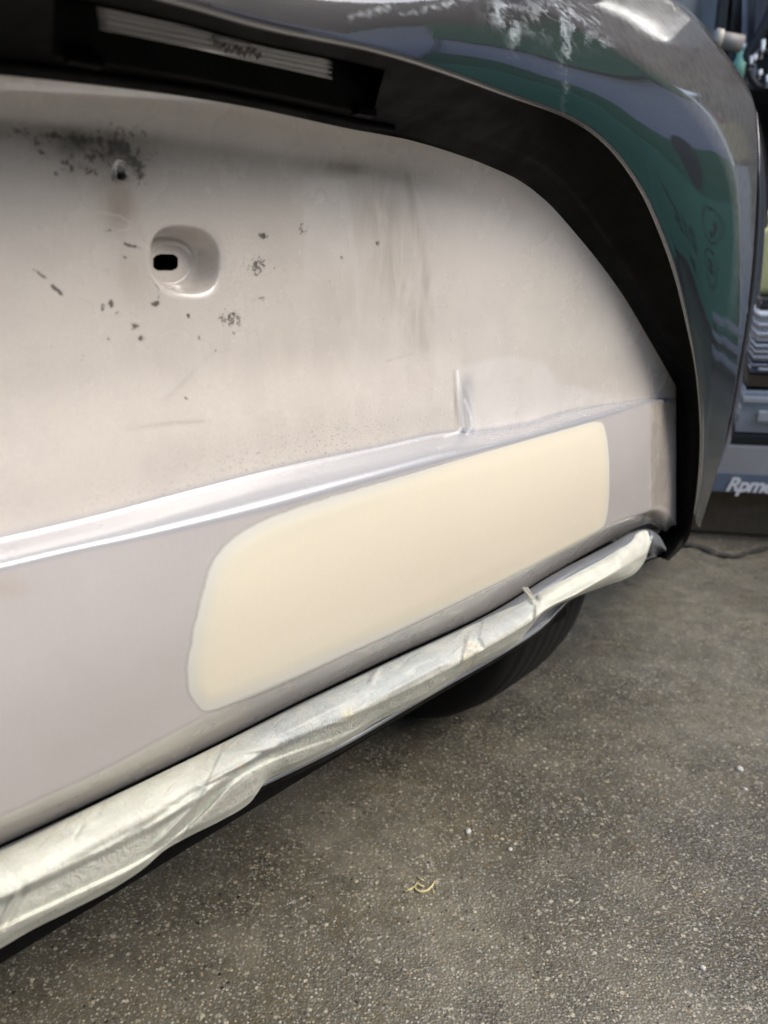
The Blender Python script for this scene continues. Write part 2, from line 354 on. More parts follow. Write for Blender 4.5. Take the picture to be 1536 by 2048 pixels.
def build_panel():
    rslot = (np.abs((GX - SLOT[0]) / 27.) ** 3 + np.abs((GY - SLOT[1]) / 18.5) ** 3) ** (1/3)
    # pull the grid to the slot's rim so that the opening has a clean edge
    uvp = GU.copy()
    keepv = rslot > 1
    nr, nc = GX.shape
    keep = ~((~keepv[:-1, :-1]) & (~keepv[1:, :-1]) & (~keepv[:-1, 1:]) & (~keepv[1:, 1:]))
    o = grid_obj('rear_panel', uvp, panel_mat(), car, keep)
    grime = blobs([(45, 268, 60, 12, 4, .55), (95, 274, 40, 12, 0, .75), (170, 280, 55, 16, 3, .95), (235, 295, 36, 22, 20, .95), (268, 325, 26, 20, 50, .95), (195, 312, 36, 12, 0, .85), (185, 342, 14, 9, 0, .8),
        (241, 351, 14, 14, 0, 1.3), (80, 305, 30, 12, 10, .5), (150, 330, 40, 26, 0, .45), (280, 350, 14, 30, 0, .55), (240, 295, 90, 55, 10, .42),
        (268, 652, 9, 9, 0, 1.0), (283, 676, 7, 5, 0, .8), (312, 607, 10, 5, -20, .95), (222, 608, 5, 8, 0, .8), (204, 616, 4, 10, 15, .7), (233, 626, 5, 5, 0, .8),
        (268, 493, 12, 4, 20, .9), (252, 515, 6, 4, 0, .8), (215, 461, 10, 3, 0, .6), (165, 716, 4, 7, 0, .6), (112, 348, 4, 4, 0, .7), (218, 678, 8, 4, 20, .5),
        (525, 472, 9, 8, 0, .9), (605, 460, 12, 13, 0, .62), (515, 532, 34, 20, 0, .55), (518, 597, 11, 5, 0, .8), (462, 640, 26, 26, 0, .55), (466, 665, 7, 7, 0, .8), (378, 634, 4, 9, -30, .8),
        (755, 487, 3.5, 5, 0, .95), (683, 515, 3, 6, 0, .6), (660, 561, 3.5, 4, 0, .8), (732, 678, 3, 3, 0, .7), (608, 753, 3, 4, 0, .7), (372, 797, 3.5, 3.5, 0, .7), (398, 676, 4, 8, 0, .5), (430, 700, 4, 6, 0, .5), (100, 700, 12, 3, -60, .4)])
    grime = np.maximum(grime, seg_mask([([(68, 540), (92, 556)], .75, 3.2), ([(104, 572), (116, 580), (124, 590)], 1.0, 4.), ([(250, 488), (272, 496)], .9, 3.5), ([(300, 555), (318, 575), (316, 600)], .55, 3)], 0))
    attr(o, 'grime', grime)
    smear_step_shade = blobs([(700, 330, 120, 26, 3, .8), (760, 420, 55, 90, -12, .8), (790, 540, 55, 120, -10, .7), (830, 640, 40, 90, -12, .65), (700, 600, 170, 60, 0, .35), (600, 690, 260, 70, 0, .28),
        (210, 290, 130, 34, 4, .9), (240, 380, 50, 70, 0, .55), (270, 540, 40, 90, -15, .42), (560, 860, 300, 50, -14, .22), (845, 760, 60, 40, 0, .4), (30, 290, 80, 50, 0, .4)])
    smear_step_shade = np.maximum(smear_step_shade, seg_mask([([(909, 742), (912, 800), (914, 848)], 1.4, 4), ([(700, 330), (745, 470), (800, 560), (852, 690)], .5, 22), ([(815, 350), (840, 500), (868, 640)], .75, 12), ([(260, 857), (340, 846), (410, 842)], .6, 4), ([(775, 722), (822, 708)], .75, 3), ([(330, 800), (440, 690)], .3, 6)], 0))  # first line paints the thin shade left of the step; the rest are smears
    attr(o, 'smear_step_shade', smear_step_shade)
    rim_x = [0, 200, 384, 560, 768, 860, 895]
    attr(o, 'edge_highlight', np.maximum(seg_mask([([(x, float(cC(x)) + 1) for x in rim_x], .6, 2.0)], 0), seg_mask([([(915, 742), (918, 790), (924, 835), (926, 852), (916, 864), (890, 873)], 1., 2.6), ([(930, 800), (942, 830), (944, 852), (934, 868)], .8, 3.), ([(936, 775), (950, 830), (954, 860)], .3, 5)], 0)))
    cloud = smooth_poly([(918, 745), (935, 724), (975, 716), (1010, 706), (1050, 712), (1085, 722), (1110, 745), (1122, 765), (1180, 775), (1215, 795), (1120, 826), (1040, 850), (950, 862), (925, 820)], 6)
    attr(o, 'pale', .55 * sm(-4, 14, poly_sd(GX, GY, cloud)) + .30 * sm(-3, 3, poly_sd(GX, GY, [(605, 352), (690, 360), (700, 420), (735, 640), (610, 640)])) * (1 - sm(420, 640, GY)))  # the rectangle is a wall reflection painted in as paler colour
    attr(o, 'gloss_sky_tint', (GS == 2) * 1. + (GS == 1) * sm(.97, 1., GT) + (GS == 3) * (1 - sm(0, .03, GT)) + .8 * np.exp(-((GX - 934) / 12.) ** 2) * (GS == 1) * sm(.7, .8, GT))
    attr(o, 'soot', blobs([(30, 272, 90, 14, 3, .45), (150, 288, 95, 30, 6, .85), (225, 303, 50, 36, 25, .95), (205, 330, 80, 50, 0, .45), (262, 328, 26, 30, 40, .7), (242, 352, 17, 18, 0, .8), (205, 345, 60, 40, 0, .35), (235, 410, 34, 60, 0, .28), (700, 335, 60, 14, 4, .5), (800, 350, 70, 20, 8, .3)]))
    attr(o, 'brown', np.maximum(blobs([(240, 410, 38, 55, 0, .75), (215, 350, 70, 45, 0, .4), (262, 560, 26, 60, -15, .4), (690, 335, 40, 16, 0, .5), (20, 1175, 40, 20, 0, .5)]),
         .5 * sm(1294, 1312, GX) * (1 - sm(1326, 1346, GX)) * ((GS == 3))))
    attr(o, 'scuff', blobs([(640, 890, 260, 50, -14, .8), (860, 800, 90, 60, 0, .3), (400, 960, 200, 30, -14, .5), (480, 560, 80, 100, 0, .25)]))
    attr(o, 'sanded', (GS >= 3) * (1 - sm(1298, 1304, GX)) * (1 - .85 * (GS >= 4)))
    attr(o, 'crack', seg_mask([([(1318, 860), (1310, 888), (1318, 905), (1307, 930), (1309, 950), (1300, 975)], 1., 1.8), ([(195, 424), (240, 432), (262, 446), (255, 460), (235, 462)], .6, 1.8)], 0))
    return o
panel = build_panel()

def build_filler():
    outl = smooth_poly([(374, 1378), (370, 1320), (396, 1210), (412, 1140), (450, 1085), (515, 1043), (600, 1008), (700, 976), (860, 934), (1000, 895), (1130, 858), (1196, 842), (1213, 868), (1220, 950), (1214, 1035), (1186, 1072), (1090, 1122), (940, 1194), (760, 1282), (600, 1356), (470, 1408), (415, 1424), (392, 1412)], 6)
    sub = (GS == 3)
    sdv = poly_sd(GX, GY, outl)
    wob = (1.6 * np.sin(GY / 27.) + .8 * np.sin(GY / 9.3 + GX / 23.)) * (1 - .8 * sm(700, 1000, GX))
    sdv = sdv + wob
    feather = 34 * (1 - sm(600, 1000, GX)) + 9
    h = .0009 * sm(-2, 40, sdv)
    V = GU.copy(); V[..., 1] -= h + .00010
    kv = (sdv > -10) & ((GS == 3) | (GS == 4) | (GS == 2)) 
    keep = kv[:-1, :-1] & kv[1:, :-1] & kv[:-1, 1:] & kv[1:, 1:]
    m = NT('body_filler_putty'); e = m.at('edge')
    c = m.mix(m.noise(7, 3), (.65, .585, .465), (.635, .58, .47))
    c = m.mix(m.ramp(m.noise(60, 5, .6), .3, .7, 0, .14), c, (.60, .54, .43))
    scr = m.noise(1, 4, .7, m.mp((900, 900, 60), rot=(0, R(38), 0)), .3)
    c = m.mix(m.ramp(scr, .5, .75, 0, .10), c, (.80, .75, .64))
    rim = m.ramp(e, .0, 1.0)
    c = m.mix(m.ramp(e, .85, 1.7), m.mix(m.ramp(e, .15, .9), (.55, .54, .49), (.615, .575, .46)), c)
    al = m.ramp(m.ma('ADD', e, m.ma('MULTIPLY', m.ma('SUBTRACT', m.noise(160, 3), .5), .10)), -.06, .20)
    m.bs(Base_Color=c, Roughness=.62, Specular_IOR_Level=.3, Alpha=al)
    m.bump(m.ma('ADD', m.ma('ADD', m.noise(420, 4), m.ma('MULTIPLY', scr, .8)), m.ma('MULTIPLY', m.noise(30, 3), 2.)), .12, .0006)
    me_idx = np.full(kv.shape, -1); idx = np.argwhere(kv)
    for n, (i, j) in enumerate(idx): me_idx[i, j] = n
    faces = [(me_idx[i, j], me_idx[i, j+1], me_idx[i+1, j+1], me_idx[i+1, j]) for i, j in np.argwhere(keep)]
    o = mesh_obj('filler_patch', V[kv], faces, m.m, car)
    o['label'] = 'smooth cream body filler skimmed over the lower panel'
    attr(o, 'edge', (sdv / feather)[kv])
build_filler()

# ---- matte band and glossy shell
ST_A = [(1312, 1112), (1338, 1080), (1355, 1045), (1357, 940), (1355, 860), (1351, 770), (1299, 680), (1244, 588), (1190, 515), (1130, 440), (1081, 392), (1026, 354), (918, 310), (809, 278), (700, 258), (500, 215), (325, 187), (0, 150), (-500, 105)]
ST_F = [(1338, 1122), (1374, 1082), (1387, 1030), (1398, 930), (1399, 840), (1390, 740), (1372, 650), (1348, 555), (1318, 470), (1277, 381), (1215, 297), (1135, 239), (1000, 189), (869, 142), (740, 104), (530, 60), (330, 5), (0, -75), (-500, -190)]
W_F = [.020, .022, .028, .035, .039, .043, .047, .051, .055, .059, .064, .069, .077, .084, .089, .092, .095, .095, .095]
W_A = [-.006, -.004, 0, 0, 0, 0, .0015, .0035, .005, .007, .0085, .0095, .011, .012, .014, .014, .014, .014, .014]
ST_K = [(1392, 1047), (1410, 937), (1418, 845), (1434, 745), (1448, 655), (1458, 565), (1464, 470), (1455, 372), (1420, 288), (1350, 198), (1230, 105), (1080, 15), (900, -70), (620, -170), (380, -240), (0, -340), (-520, -450)]
ST_G = [(1400, 1056), (1434, 945), (1456, 855), (1476, 745), (1491, 650), (1503, 555), (1510, 460), (1514, 370), (1515, 290), (1510, 215), (1488, 160), (1440, 92), (1370, 12), (1200, -120), (950, -260), (500, -460), (-300, -640)]
W_K = [.0285, .0355, .040, .0445, .0485, .052, .0555, .058, .061, .064, .070, .076, .079, .082, .084, .084, .084]
W_G = [.022, .032, .0365, .040, .043, .045, .046, .045, .041, .032, .016, -.004, -.025, -.045, -.06, -.07, -.07]
fAx, fAy, fFx, fFy = spl([p[0] for p in ST_A]), spl([p[1] for p in ST_A]), spl([p[0] for p in ST_F]), spl([p[1] for p in ST_F])
fFw, fAw = spl(W_F), spl(W_A)
fKx, fKy, fGx, fGy = spl([p[0] for p in ST_K]), spl([p[1] for p in ST_K]), spl([p[0] for p in ST_G]), spl([p[1] for p in ST_G])
fKw, fGw = spl(W_K), spl(W_G)

MB = NT('matte_black_plastic')
MB.bs(Base_Color=MB.mix(MB.noise(18, 4), (.0015, .0015, .0015), (.003, .0028, .0025)), Roughness=MB.ramp(MB.noise(40, 4), .3, .7, .42, .58), Specular_IOR_Level=.05)
MB.bump(MB.noise(1400, 2), .15, .0003)
M_BLACK = MB.m
M_VOID = plain('unlit_black', (.004, .004, .004), .9, Specular_IOR_Level=.1)

# lamp recess on the underside (band parameters)
def band_pt(s, t):
    s = np.asarray(s, float); t = np.asarray(t, float)
    x = fAx(s) + (fFx(s) - fAx(s)) * t; y = fAy(s) + (fFy(s) - fAy(s)) * t; w = fAw(s) + (fFw(s) - fAw(s)) * t
    return x, y, w
REC = (13.75, 16.72, .30, .80)
def build_band():
    ss = np.unique(np.concatenate([np.linspace(0, 18, 181), [REC[0], REC[1]]])); tt = np.unique(np.concatenate([np.linspace(0, 1, 21), [REC[2], REC[3]]]))
    S, T = np.meshgrid(ss, tt)
    x, y, w = band_pt(S, T)
    w = w + .004 * np.sin(np.pi * T)
    V = P(x, y, w)
    # a small hidden return behind the panel edge
    first = V[0:1].copy(); first[..., 1] += .02
    V = np.concatenate([first, V]); 
    keep = np.ones((V.shape[0] - 1, V.shape[1] - 1), bool)
    for i, t in enumerate(tt[:-1]):
        for j, s in enumerate(ss[:-1]):
            if REC[2] - 1e-6 <= t < REC[3] - 1e-6 and REC[0] - 1e-6 <= s < REC[1] - 1e-6: keep[i + 1, j] = False
    o = grid_obj('arch_trim', V, M_BLACK, car, keep)
    o['label'] = 'matte black underside and inner edge of the dark shell'
build_band()
def bq(s, t, up=0.0):
    x, y, w = band_pt(s, t); p = P(x, y, w + .004 * math.sin(math.pi * t)); p[2] += up; return p
def build_lamp():
    s0, s1, t0, t1 = REC
    root = None
    # housing: a well going up into the shell, with slanted ends
    n = 24; sv = np.linspace(s0, s1, n)
    bm = bmesh.new(); rows = []
    prof = [(t0 - .05, -.0015), (t0 - .03, -.003), (t0, -.002), (t0 + .01, .028), (t1 - .05, .034), (t1 - .01, .030), (t1, .001), (t1 + .02, -.001)]
    V = np.array([[bq(s, t, u) for s in sv] for t, u in prof])
    o = grid_obj('lamp_housing', V, M_BLACK, car)
    for s in (s0, s1):
        bm = bmesh.new(); vs_ = [bm.verts.new(bq(s, t, u)) for t, u in prof[2:7]]; bm.faces.new(vs_); bm_obj('housing_end', bm, M_BLACK, o)
    # lens: ribbed clear strip below the ceiling of the well
    m = NT('frosted_lamp_lens'); wv = m.n('TexWave', wave_type='BANDS', bands_direction='Y'); m.set(wv.inputs['Vector'], m.mp((1, 1, .6))); wv.inputs['Scale'].default_value = 130; wv.inputs['Distortion'].default_value = .6
    m.bs(Base_Color=m.mix(m.noise(60, 4), (.012, .011, .010), (.05, .046, .04)), Roughness=.25, Transmission_Weight=.3, IOR=1.45, Specular_IOR_Level=.2, Coat_Weight=0.)
    m.bump(wv.outputs[0], .7, .0012)
    sv = np.linspace(14.3, 16.45, 30); tv = np.linspace(.46, .73, 14)
    L1 = np.array([[bq(s + .12 * (t - .5), t, .004 + .004 * math.sin(math.pi * (t - .46) / .27)) for s in sv] for t in tv])
    L2 = L1.copy(); L2[..., 2] += .004
    nr, nc = L1.shape[:2]; vv = np.concatenate([L1.reshape(-1, 3), L2.reshape(-1, 3)]); f = grid_faces(nr, nc) + [tuple(a + nr*nc for a in q[::-1]) for q in grid_faces(nr, nc)]
    for j in range(nc - 1):
        f.append((j + 1, j, j + nr*nc, j + 1 + nr*nc)); b = (nr - 1) * nc; f.append((b + j, b + j + 1, b + j + 1 + nr*nc, b + j + nr*nc))
    for i in range(nr - 1):
        a = i * nc; f.append((a, a + nc, a + nc + nr*nc, a + nr*nc)); a += nc - 1; f.append((a + nc, a, a + nr*nc, a + nc + nr*nc))
    lens = mesh_obj('lamp_lens', vv, f, m.m, car); lens['label'] = 'ribbed number plate lamp lens'
    # embossed scribble of moulded marks at the middle of the lens
    bm = bmesh.new(); rnd = random.Random(8)
    for k in range(7):
        s = 15.0 + k * .08; t = .60 + rnd.uniform(-.02, .03)
        pts = [bq(s + q * .02 - .03, t + .05 * math.sin(q * 2.1 + k), .0025) for q in range(5)]
        tube(bm, pts, .0007, 6)
    bm_obj('moulded_mark', bm, plain('lens_mark', (.03, .028, .025), .3), lens)
    # filament bulb glimpsed at the left end and two clips
    for s in (13.9, 16.55):
        bm = bmesh.new(); c = bq(s, .30, -.002); bbox(bm, c[0] - .008, c[0] + .008, c[1] - .004, c[1] + .004, c[2] - .003, c[2] + .002, .001)
        bm_obj('retaining_clip', bm, M_BLACK, o)
    # long moulded rib below the well
    bm = bmesh.new(); tube(bm, [bq(s, .13 + .0 * s, -.001) for s in np.linspace(13.3, 17.6, 40)], .0022, 8); bm_obj('sealing_rib', bm, M_BLACK, car, True)
build_lamp()

def shell_mat():
    m = NT('dark_metallic_clearcoat')
    fl = m.noise(2600, 1)
    base = m.mix(m.ramp(fl, .45, .75), (.006, .005, .007), (.022, .019, .023))
    dust, wash = m.at('dust'), m.at('wash')
    dn = m.ramp(m.ma('ADD', m.ma('MULTIPLY', m.noise(900, 3, .75), .6), m.ma('MULTIPLY', m.noise(90, 4), .4)), .30, .70)
    dd = m.ma('MULTIPLY', dust, m.ma('ADD', m.ma('MULTIPLY', dn, .26), .08))
    base = m.mix(dd, base, (.40, .38, .375))
    wn_ = m.ramp(m.noise(1, 6, .72, m.mp((48, 95, 120)), .5), .44, .62)
    base = m.mix(m.ma('MULTIPLY', wash, wn_, clamp=True), base, (.48, .53, .56))
    cov = m.ma('ADD', dd, m.ma('MULTIPLY', wash, wn_), clamp=True)
    m.bs(Base_Color=base, Metallic=0., Roughness=.35, Specular_IOR_Level=.5, Coat_Weight=m.ma('SUBTRACT', 1., m.ma('MULTIPLY', cov, .5)), Coat_IOR=2.6, Coat_Roughness=m.ma('ADD', .012, m.ma('MULTIPLY', cov, .25)))
    nb = m.n('Bump'); m.set(nb.inputs['Height'], m.noise(260, 2)); nb.inputs['Strength'].default_value = .015; nb.inputs['Distance'].default_value = .001
    m.set(m.b.inputs['Coat Normal'], nb.outputs[0])
    return m.m
M_SHELL = shell_mat()
def shell_grid():
    ss = np.linspace(2, 18, 321); k = ss - 2
    rows, dust, PX, PY = [], [], [], []
    Fx, Fy, Fw = fFx(ss), fFy(ss), fFw(ss); Kx, Ky, Kw = fKx(k), fKy(k), fKw(k); Gx_, Gy_, Gw = fGx(k), fGy(k), fGw(k)
    Ax, Ay = fAx(ss), fAy(ss); ln = np.hypot(Fx - Ax, Fy - Ay) + 1e-6; nx, ny = (Fx - Ax) / ln, (Fy - Ay) / ln
    sc = np.clip(ln / 110, .25, 1.1)
    # rolled lip: from the trim edge forward and round
    for off, dw in ((-1.0, -.0022), (0, 0), (3, .0016), (6.5, .0027), (11, .0031), (14, .0032)):
        x, y, w = Fx + nx * off * sc, Fy + ny * off * sc, Fw + dw * sc
        rows.append(P(x, y, w)); dust.append(0 * ss); PX.append(x); PY.append(y)
    nF = 30
    for t in np.linspace(.05, 1, nF):
        x, y = Fx + nx * 14 * sc * (1 - t) + (Kx - Fx) * t, Fy + ny * 14 * sc * (1 - t) + (Ky - Fy) * t
        w = Fw + .0032 * sc * (1 - t) + (Kw - Fw) * t + .0028 * sc * np.sin(np.pi * t)
        rows.append(P(x, y, w)); dust.append(.0 + .10 * t + 0 * ss); PX.append(x); PY.append(y)
    nG = 20
    for t in np.linspace(1 / nG, 1, nG):
        x, y = Kx + (Gx_ - Kx) * t, Ky + (Gy_ - Ky) * t
        w = Kw + (Gw - Kw) * (.42 * t + .58 * t * t)
        rows.append(P(x, y, w)); dust.append((.25 + .75 * sm(0, .3, t)) * sm(5.2, 8.5, ss) * (.85) + .1); PX.append(x); PY.append(y)
    # turn the edge back into the body
    last = rows[-1]
    for q, (bk, off) in enumerate(((.008, 2), (.03, 5), (.25, 14))):
        x, y = Gx_ - nx * off * sc, Gy_ - ny * off * sc
        rows.append(P(x, y, Gw - bk)); dust.append(0 * ss); PX.append(x); PY.append(y)
    return np.array(rows), np.array(dust), np.array(PX), np.array(PY), ss
SV, SD, SPX, SPY, SS = shell_grid()
def build_shell():
    global GX, GY
    o = grid_obj('body_shell', SV, M_SHELL, car)
    o['label'] = 'glossy dark painted shell arching over the beige panel'
    attr(o, 'dust', SD)
    gx, gy = GX, GY; GX, GY = SPX, SPY
    wash = blobs([(1010, 28, 34, 26, 40, 1.0), (1030, 60, 14, 34, 0, .8), (1120, 20, 55, 30, 10, .8), (1160, 55, 30, 30, 0, .7), (1185, 42, 16, 16, 0, .7), (1135, 120, 5, 70, 3, .75), (1128, 60, 12, 60, 0, .7), (1080, 30, 60, 40, 0, .45), (1200, 80, 26, 14, 30, .5)])
    wash = np.maximum(wash, seg_mask([([(800, 30), (900, 8), (960, -10)], .9, 4), ([(700, 38), (800, 8), (850, -10)], .7, 4), ([(1133, 100), (1137, 150)], 1., 2.5)], 0))
    GX, GY = gx, gy
    attr(o, 'wash', wash)
    return o
shell = build_shell()
# quarter panel beyond the shut line
def build_quarter():
    G = [(1436, 925, .0), (1456, 855, .006), (1476, 745, .012), (1491, 650, .018), (1503, 555, .022), (1510, 460, .024), (1514, 370, .022), (1515, 290, .014), (1513, 222, .0)]
    O = [(1439, 936), (1474, 850), (1500, 745), (1518, 650), (1530, 555), (1537, 460), (1538, 370), (1531, 290), (1514, 216)]
    gx, gy, gw = spl([g[0] for g in G]), spl([g[1] for g in G]), spl([g[2] for g in G]); ox, oy = spl([p[0] for p in O]), spl([p[1] for p in O])
    ss = np.linspace(0, 8, 97); rows = []
    for t, dw in ((-.35, -.035), (-.05, -.022), (.0, -.016), (.08, -.012), (.3, -.012), (.6, -.018), (.85, -.030), (.96, -.040), (1.0, -.06)):
        x, y = gx(ss) + (ox(ss) - gx(ss)) * t, gy(ss) + (oy(ss) - gy(ss)) * t
        rows.append(P(x, y, gw(ss) + dw))
    x, y = gx(ss) + (ox(ss) - gx(ss)) * .5, gy(ss) + (oy(ss) - gy(ss)) * .5
    rows.append(P(x, y, gw(ss) - .4))
    m = NT('dark_quarter_paint'); m.bs(Base_Color=m.mix(m.noise(2600, 1), (.012, .010, .014), (.030, .024, .030)), Roughness=.35, Coat_Weight=1., Coat_IOR=1.7, Coat_Roughness=.03)
    o = grid_obj('quarter_panel', np.array(rows), m.m, car)
build_quarter()

# ---- bumper bar below the panel, wrapped in masking film
cH0 = crv([(-500, 1915), (0, 1697), (200, 1604), (400, 1508), (600, 1407), (750, 1336), (1000, 1216), (1100, 1152), (1222, 1088), (1262, 1066), (1292, 1058), (1318, 1072), (1334, 1100)])
cH1 = crv([(-500, 2120), (0, 1890), (140, 1814), (300, 1724), (370, 1668), (500, 1594), (612, 1540), (690, 1500), (808, 1430), (900, 1376), (1000, 1318), (1085, 1262), (1150, 1196), (1240, 1156), (1295, 1122), (1334, 1110)])
def build_bar():
    cols = np.concatenate([np.arange(-500, 1200, 20), np.arange(1200, 1336, 4)]); tt = np.linspace(0, 1, 22); rows = []
    for t in tt:
        y = cH0(cols) + (cH1(cols) - cH0(cols)) * t
        end = 1 - sm(1240, 1334, cols) * .6
        w = -.012 * (1 - sm(1290, 1306, cols)) + .002 + .026 * np.sin(np.pi * min(1, t * 1.15 + .12)) ** .8 * end if t < .88 else .002 - .03 * (t - .88) / .12 + 0 * cols
        rows.append(P(cols, y, w))
    rows.append(P(cols, cH1(cols) - 8, -.08)); rows.insert(0, P(cols, cH0(cols) + 2, -.03))
    m = NT('silver_bumper_metal'); m.bs(Base_Color=m.mix(m.noise(40, 4), (.17, .18, .20), (.26, .275, .30)), Metallic=.45, Roughness=.34)
    o = grid_obj('bumper_bar', np.array(rows), m.m, car); o['label'] = 'silver bumper bar showing at the end and along the bottom of the film'
build_bar()
def build_film():
    up = crv([(-500, 1912), (0, 1702), (200, 1605), (400, 1508), (600, 1410), (750, 1338), (1000, 1222), (1060, 1190), (1150, 1138), (1200, 1112), (1250, 1082), (1290, 1061), (1303, 1066)])
    lo = crv([(-500, 2140), (0, 1897), (60, 1862), (140, 1822), (230, 1775), (290, 1735), (330, 1700), (372, 1676), (440, 1642), (500, 1605), (512, 1590), (532, 1562), (600, 1532), (680, 1490), (760, 1440), (850, 1396), (930, 1344), (1000, 1306), (1035, 1285), (1055, 1262), (1085, 1228), (1150, 1195), (1210, 1172), (1262, 1152), (1286, 1128), (1303, 1085)])
    cols = np.concatenate([np.arange(-500, -20, 24), np.arange(-20, 1304, 3)]); tt = np.linspace(0, 1, 110)
    X, T = np.meshgrid(cols, tt); u_, l_ = up(cols)[None, :], lo(cols)[None, :]
    Y = u_ + (l_ - u_) * T
    endf = 1 - .55 * sm(1230, 1303, X)
    # long folds: where the film leaves the bar and hangs
    def ridge(y, amp, wid): return amp * np.exp(-((Y - y) / wid) ** 2)
    f1 = crv([(-500, 2010), (0, 1800), (100, 1752), (250, 1680), (350, 1625), (430, 1572), (540, 1500), (700, 1432), (900, 1336), (1060, 1245), (1200, 1160), (1303, 1100)])
    f2 = crv([(-500, 2085), (0, 1855), (150, 1785), (300, 1710), (400, 1630), (470, 1560), (520, 1530), (700, 1462), (900, 1362), (1060, 1262), (1303, 1120)])
    F1 = np.clip(f1(X), u_ + 4, l_ - 4); q = np.clip((Y - u_) / (F1 - u_), 0, 1); r_ = np.clip((Y - F1) / (l_ - F1), 0, 1)
    W = .004 + endf * (.031 * np.sin(np.pi / 2 * q) ** .85 - .017 * r_ ** 1.2)
    d1 = Y - f1(X); d2 = Y - f2(X)
    sz = .0022 + .004 * (1 - sm(300, 700, X))
    W -= sz * sm(-6, 14, d1) * (1 - .4 * sm(10, 50, d1))
    W += .7 * sz * sm(-3, 6, d2) * (1 - sm(10, 40, d2))
    # cross creases gathered near the tape joints
    def crease(x0, y0, x1, y1, amp, wid):
        vx, vy = x1 - x0, y1 - y0; L = math.hypot(vx, vy); q = ((X - x0) * vx + (Y - y0) * vy) / (L * L); d = ((X - x0) * vy - (Y - y0) * vx) / L
        return amp * np.exp(-(d / wid) ** 2) * sm(-.1, .25, q) * (1 - sm(.75, 1.1, q))
    for a in [(40, 1770, -10, 1870, .0035, 5), (55, 1770, 5, 1862, -.003, 6), (430, 1570, 300, 1700, .0045, 6), (445, 1575, 345, 1690, -.0035, 7), (420, 1562, 240, 1690, -.003, 8), (520, 1512, 395, 1575, .003, 5), (540, 1508, 425, 1565, -.0025, 7), (545, 1512, 500, 1600, .003, 8),
              (300, 1640, 120, 1740, -.002, 10), (560, 1495, 380, 1512, .0018, 6), (1045, 1180, 1072, 1212, .003, 3.5), (1052, 1176, 1078, 1204, -.0025, 4), (1072, 1212, 1080, 1250, .002, 6), (940, 1270, 925, 1330, .0025, 5), (955, 1275, 965, 1300, -.002, 5), (760, 1330, 740, 1370, .0018, 6),
              (1250, 1120, 1060, 1222, -.0045, 11), (1270, 1130, 1100, 1215, .003, 9), (700, 1400, 560, 1470, .0018, 7), (900, 1320, 760, 1395, .0016, 6), (1180, 1120, 1000, 1220, .0012, 6)]:
        W += crease(*a)
    # overlap steps between lengths of tape
    for x0, sl, a in ((408, .55, .0009), (955, .25, .0011), (1070, .12, .0013), (560, -.3, .0006)):
        W += a * sm(-2, 2, (X + sl * (Y - (u_ + l_) / 2)) - x0) * (1 - sm(0, 260, (X - x0)))
    rng = np.random.RandomState(3)
    for k in range(60):
        cx = rng.uniform(-20, 1290); cy = np.interp(cx, cols, up(cols)) + rng.uniform(.1, .9) * (np.interp(cx, cols, lo(cols)) - np.interp(cx, cols, up(cols)))
        an = R(rng.uniform(-60, 0)); ln = rng.uniform(20, 70)
        W += crease(cx, cy, cx + ln * math.cos(an), cy - ln * math.sin(an) * -1, rng.uniform(-.0008, .0008), rng.uniform(2.5, 6))
    # free lower hem curls back under
    W -= .005 * sm(.90, 1.0, T)
    V = P(X, Y, W)
    back = P(cols, lo(cols) - 6, -.02 + 0 * cols)[None]
    front = P(cols, up(cols) + 3, -.012 + 0 * cols)[None]
    V = np.concatenate([front, V, back])
    m = NT('translucent_masking_film')
    wr = m.noise(1, 5, .6, m.mp((40, 40, 40), rot=(0, R(20), 0)), 1.2)
    tape = m.at('tape')
    c = m.mix(m.ramp(wr, .3, .7), (.50, .51, .445), (.58, .59, .52))
    c = m.mix(m.ma('MULTIPLY', tape, m.ramp(m.noise(38, 5, .6), .3, .65, .45, 1)), c, (.38, .405, .40))
    c = m.mix(m.ma('MULTIPLY', m.at('glue'), m.ramp(m.noise(220, 4, .6), .4, .6)), c, (.62, .56, .40))
    m.bs(Base_Color=c, Roughness=m.ramp(wr, .3, .7, .48, .68), Specular_IOR_Level=.35, Subsurface_Weight=.15, Subsurface_Scale=.01)
    m.bump(m.ma('ADD', m.ma('MULTIPLY', m.noise(1, 5, .65, m.mp((120, 120, 70)), 1.5), 1.5), m.ma('MULTIPLY', m.noise(500, 3), .15)), .5, .0026)
    nr, nc = V.shape[:2]
    root = empty('masking_film', tuple(CAR0), YAW)
    tag(root, 'crumpled white masking film taped along the bumper under the car panel', 'masking film')
    o = grid_obj('film_sheet', V, m.m, root)
    tape = np.zeros((nr, nc)); tape[1:-1] = sm(410, 560, X) * (1 - sm(1060, 1085, X)) * (1 - sm(.50, .66, T)); attr(o, 'tape', tape)
    g = np.zeros((nr, nc)); g[1:-1] = np.maximum.reduce([np.exp(-((X - a) / r) ** 2 - ((Y - b) / r) ** 2) for a, b, r in ((942, 1298, 17), (935, 1322, 12), (1058, 1186, 12), (700, 1430, 12), (480, 1530, 10))]); attr(o, 'glue', g)
    # torn tape flag at the joint
    bm = bmesh.new(); c0 = P(1066, 1192, .0395)
    pts = [P(1044, 1174, .040), P(1056, 1174, .0415), P(1072, 1198, .0405), P(1064, 1200, .040)]
    vs1 = [bm.verts.new(p) for p in pts]; vs2 = [bm.verts.new(p + np.array([.0, .0012, -.0008])) for p in pts]
    bm.faces.new(vs1); bm.faces.new(vs2[::-1])
    for i in range(4): bm.faces.new((vs1[i], vs2[i], vs2[(i+1) % 4], vs1[(i+1) % 4]))
    bm_obj('torn_flap', bm, m.m, root)
build_film()

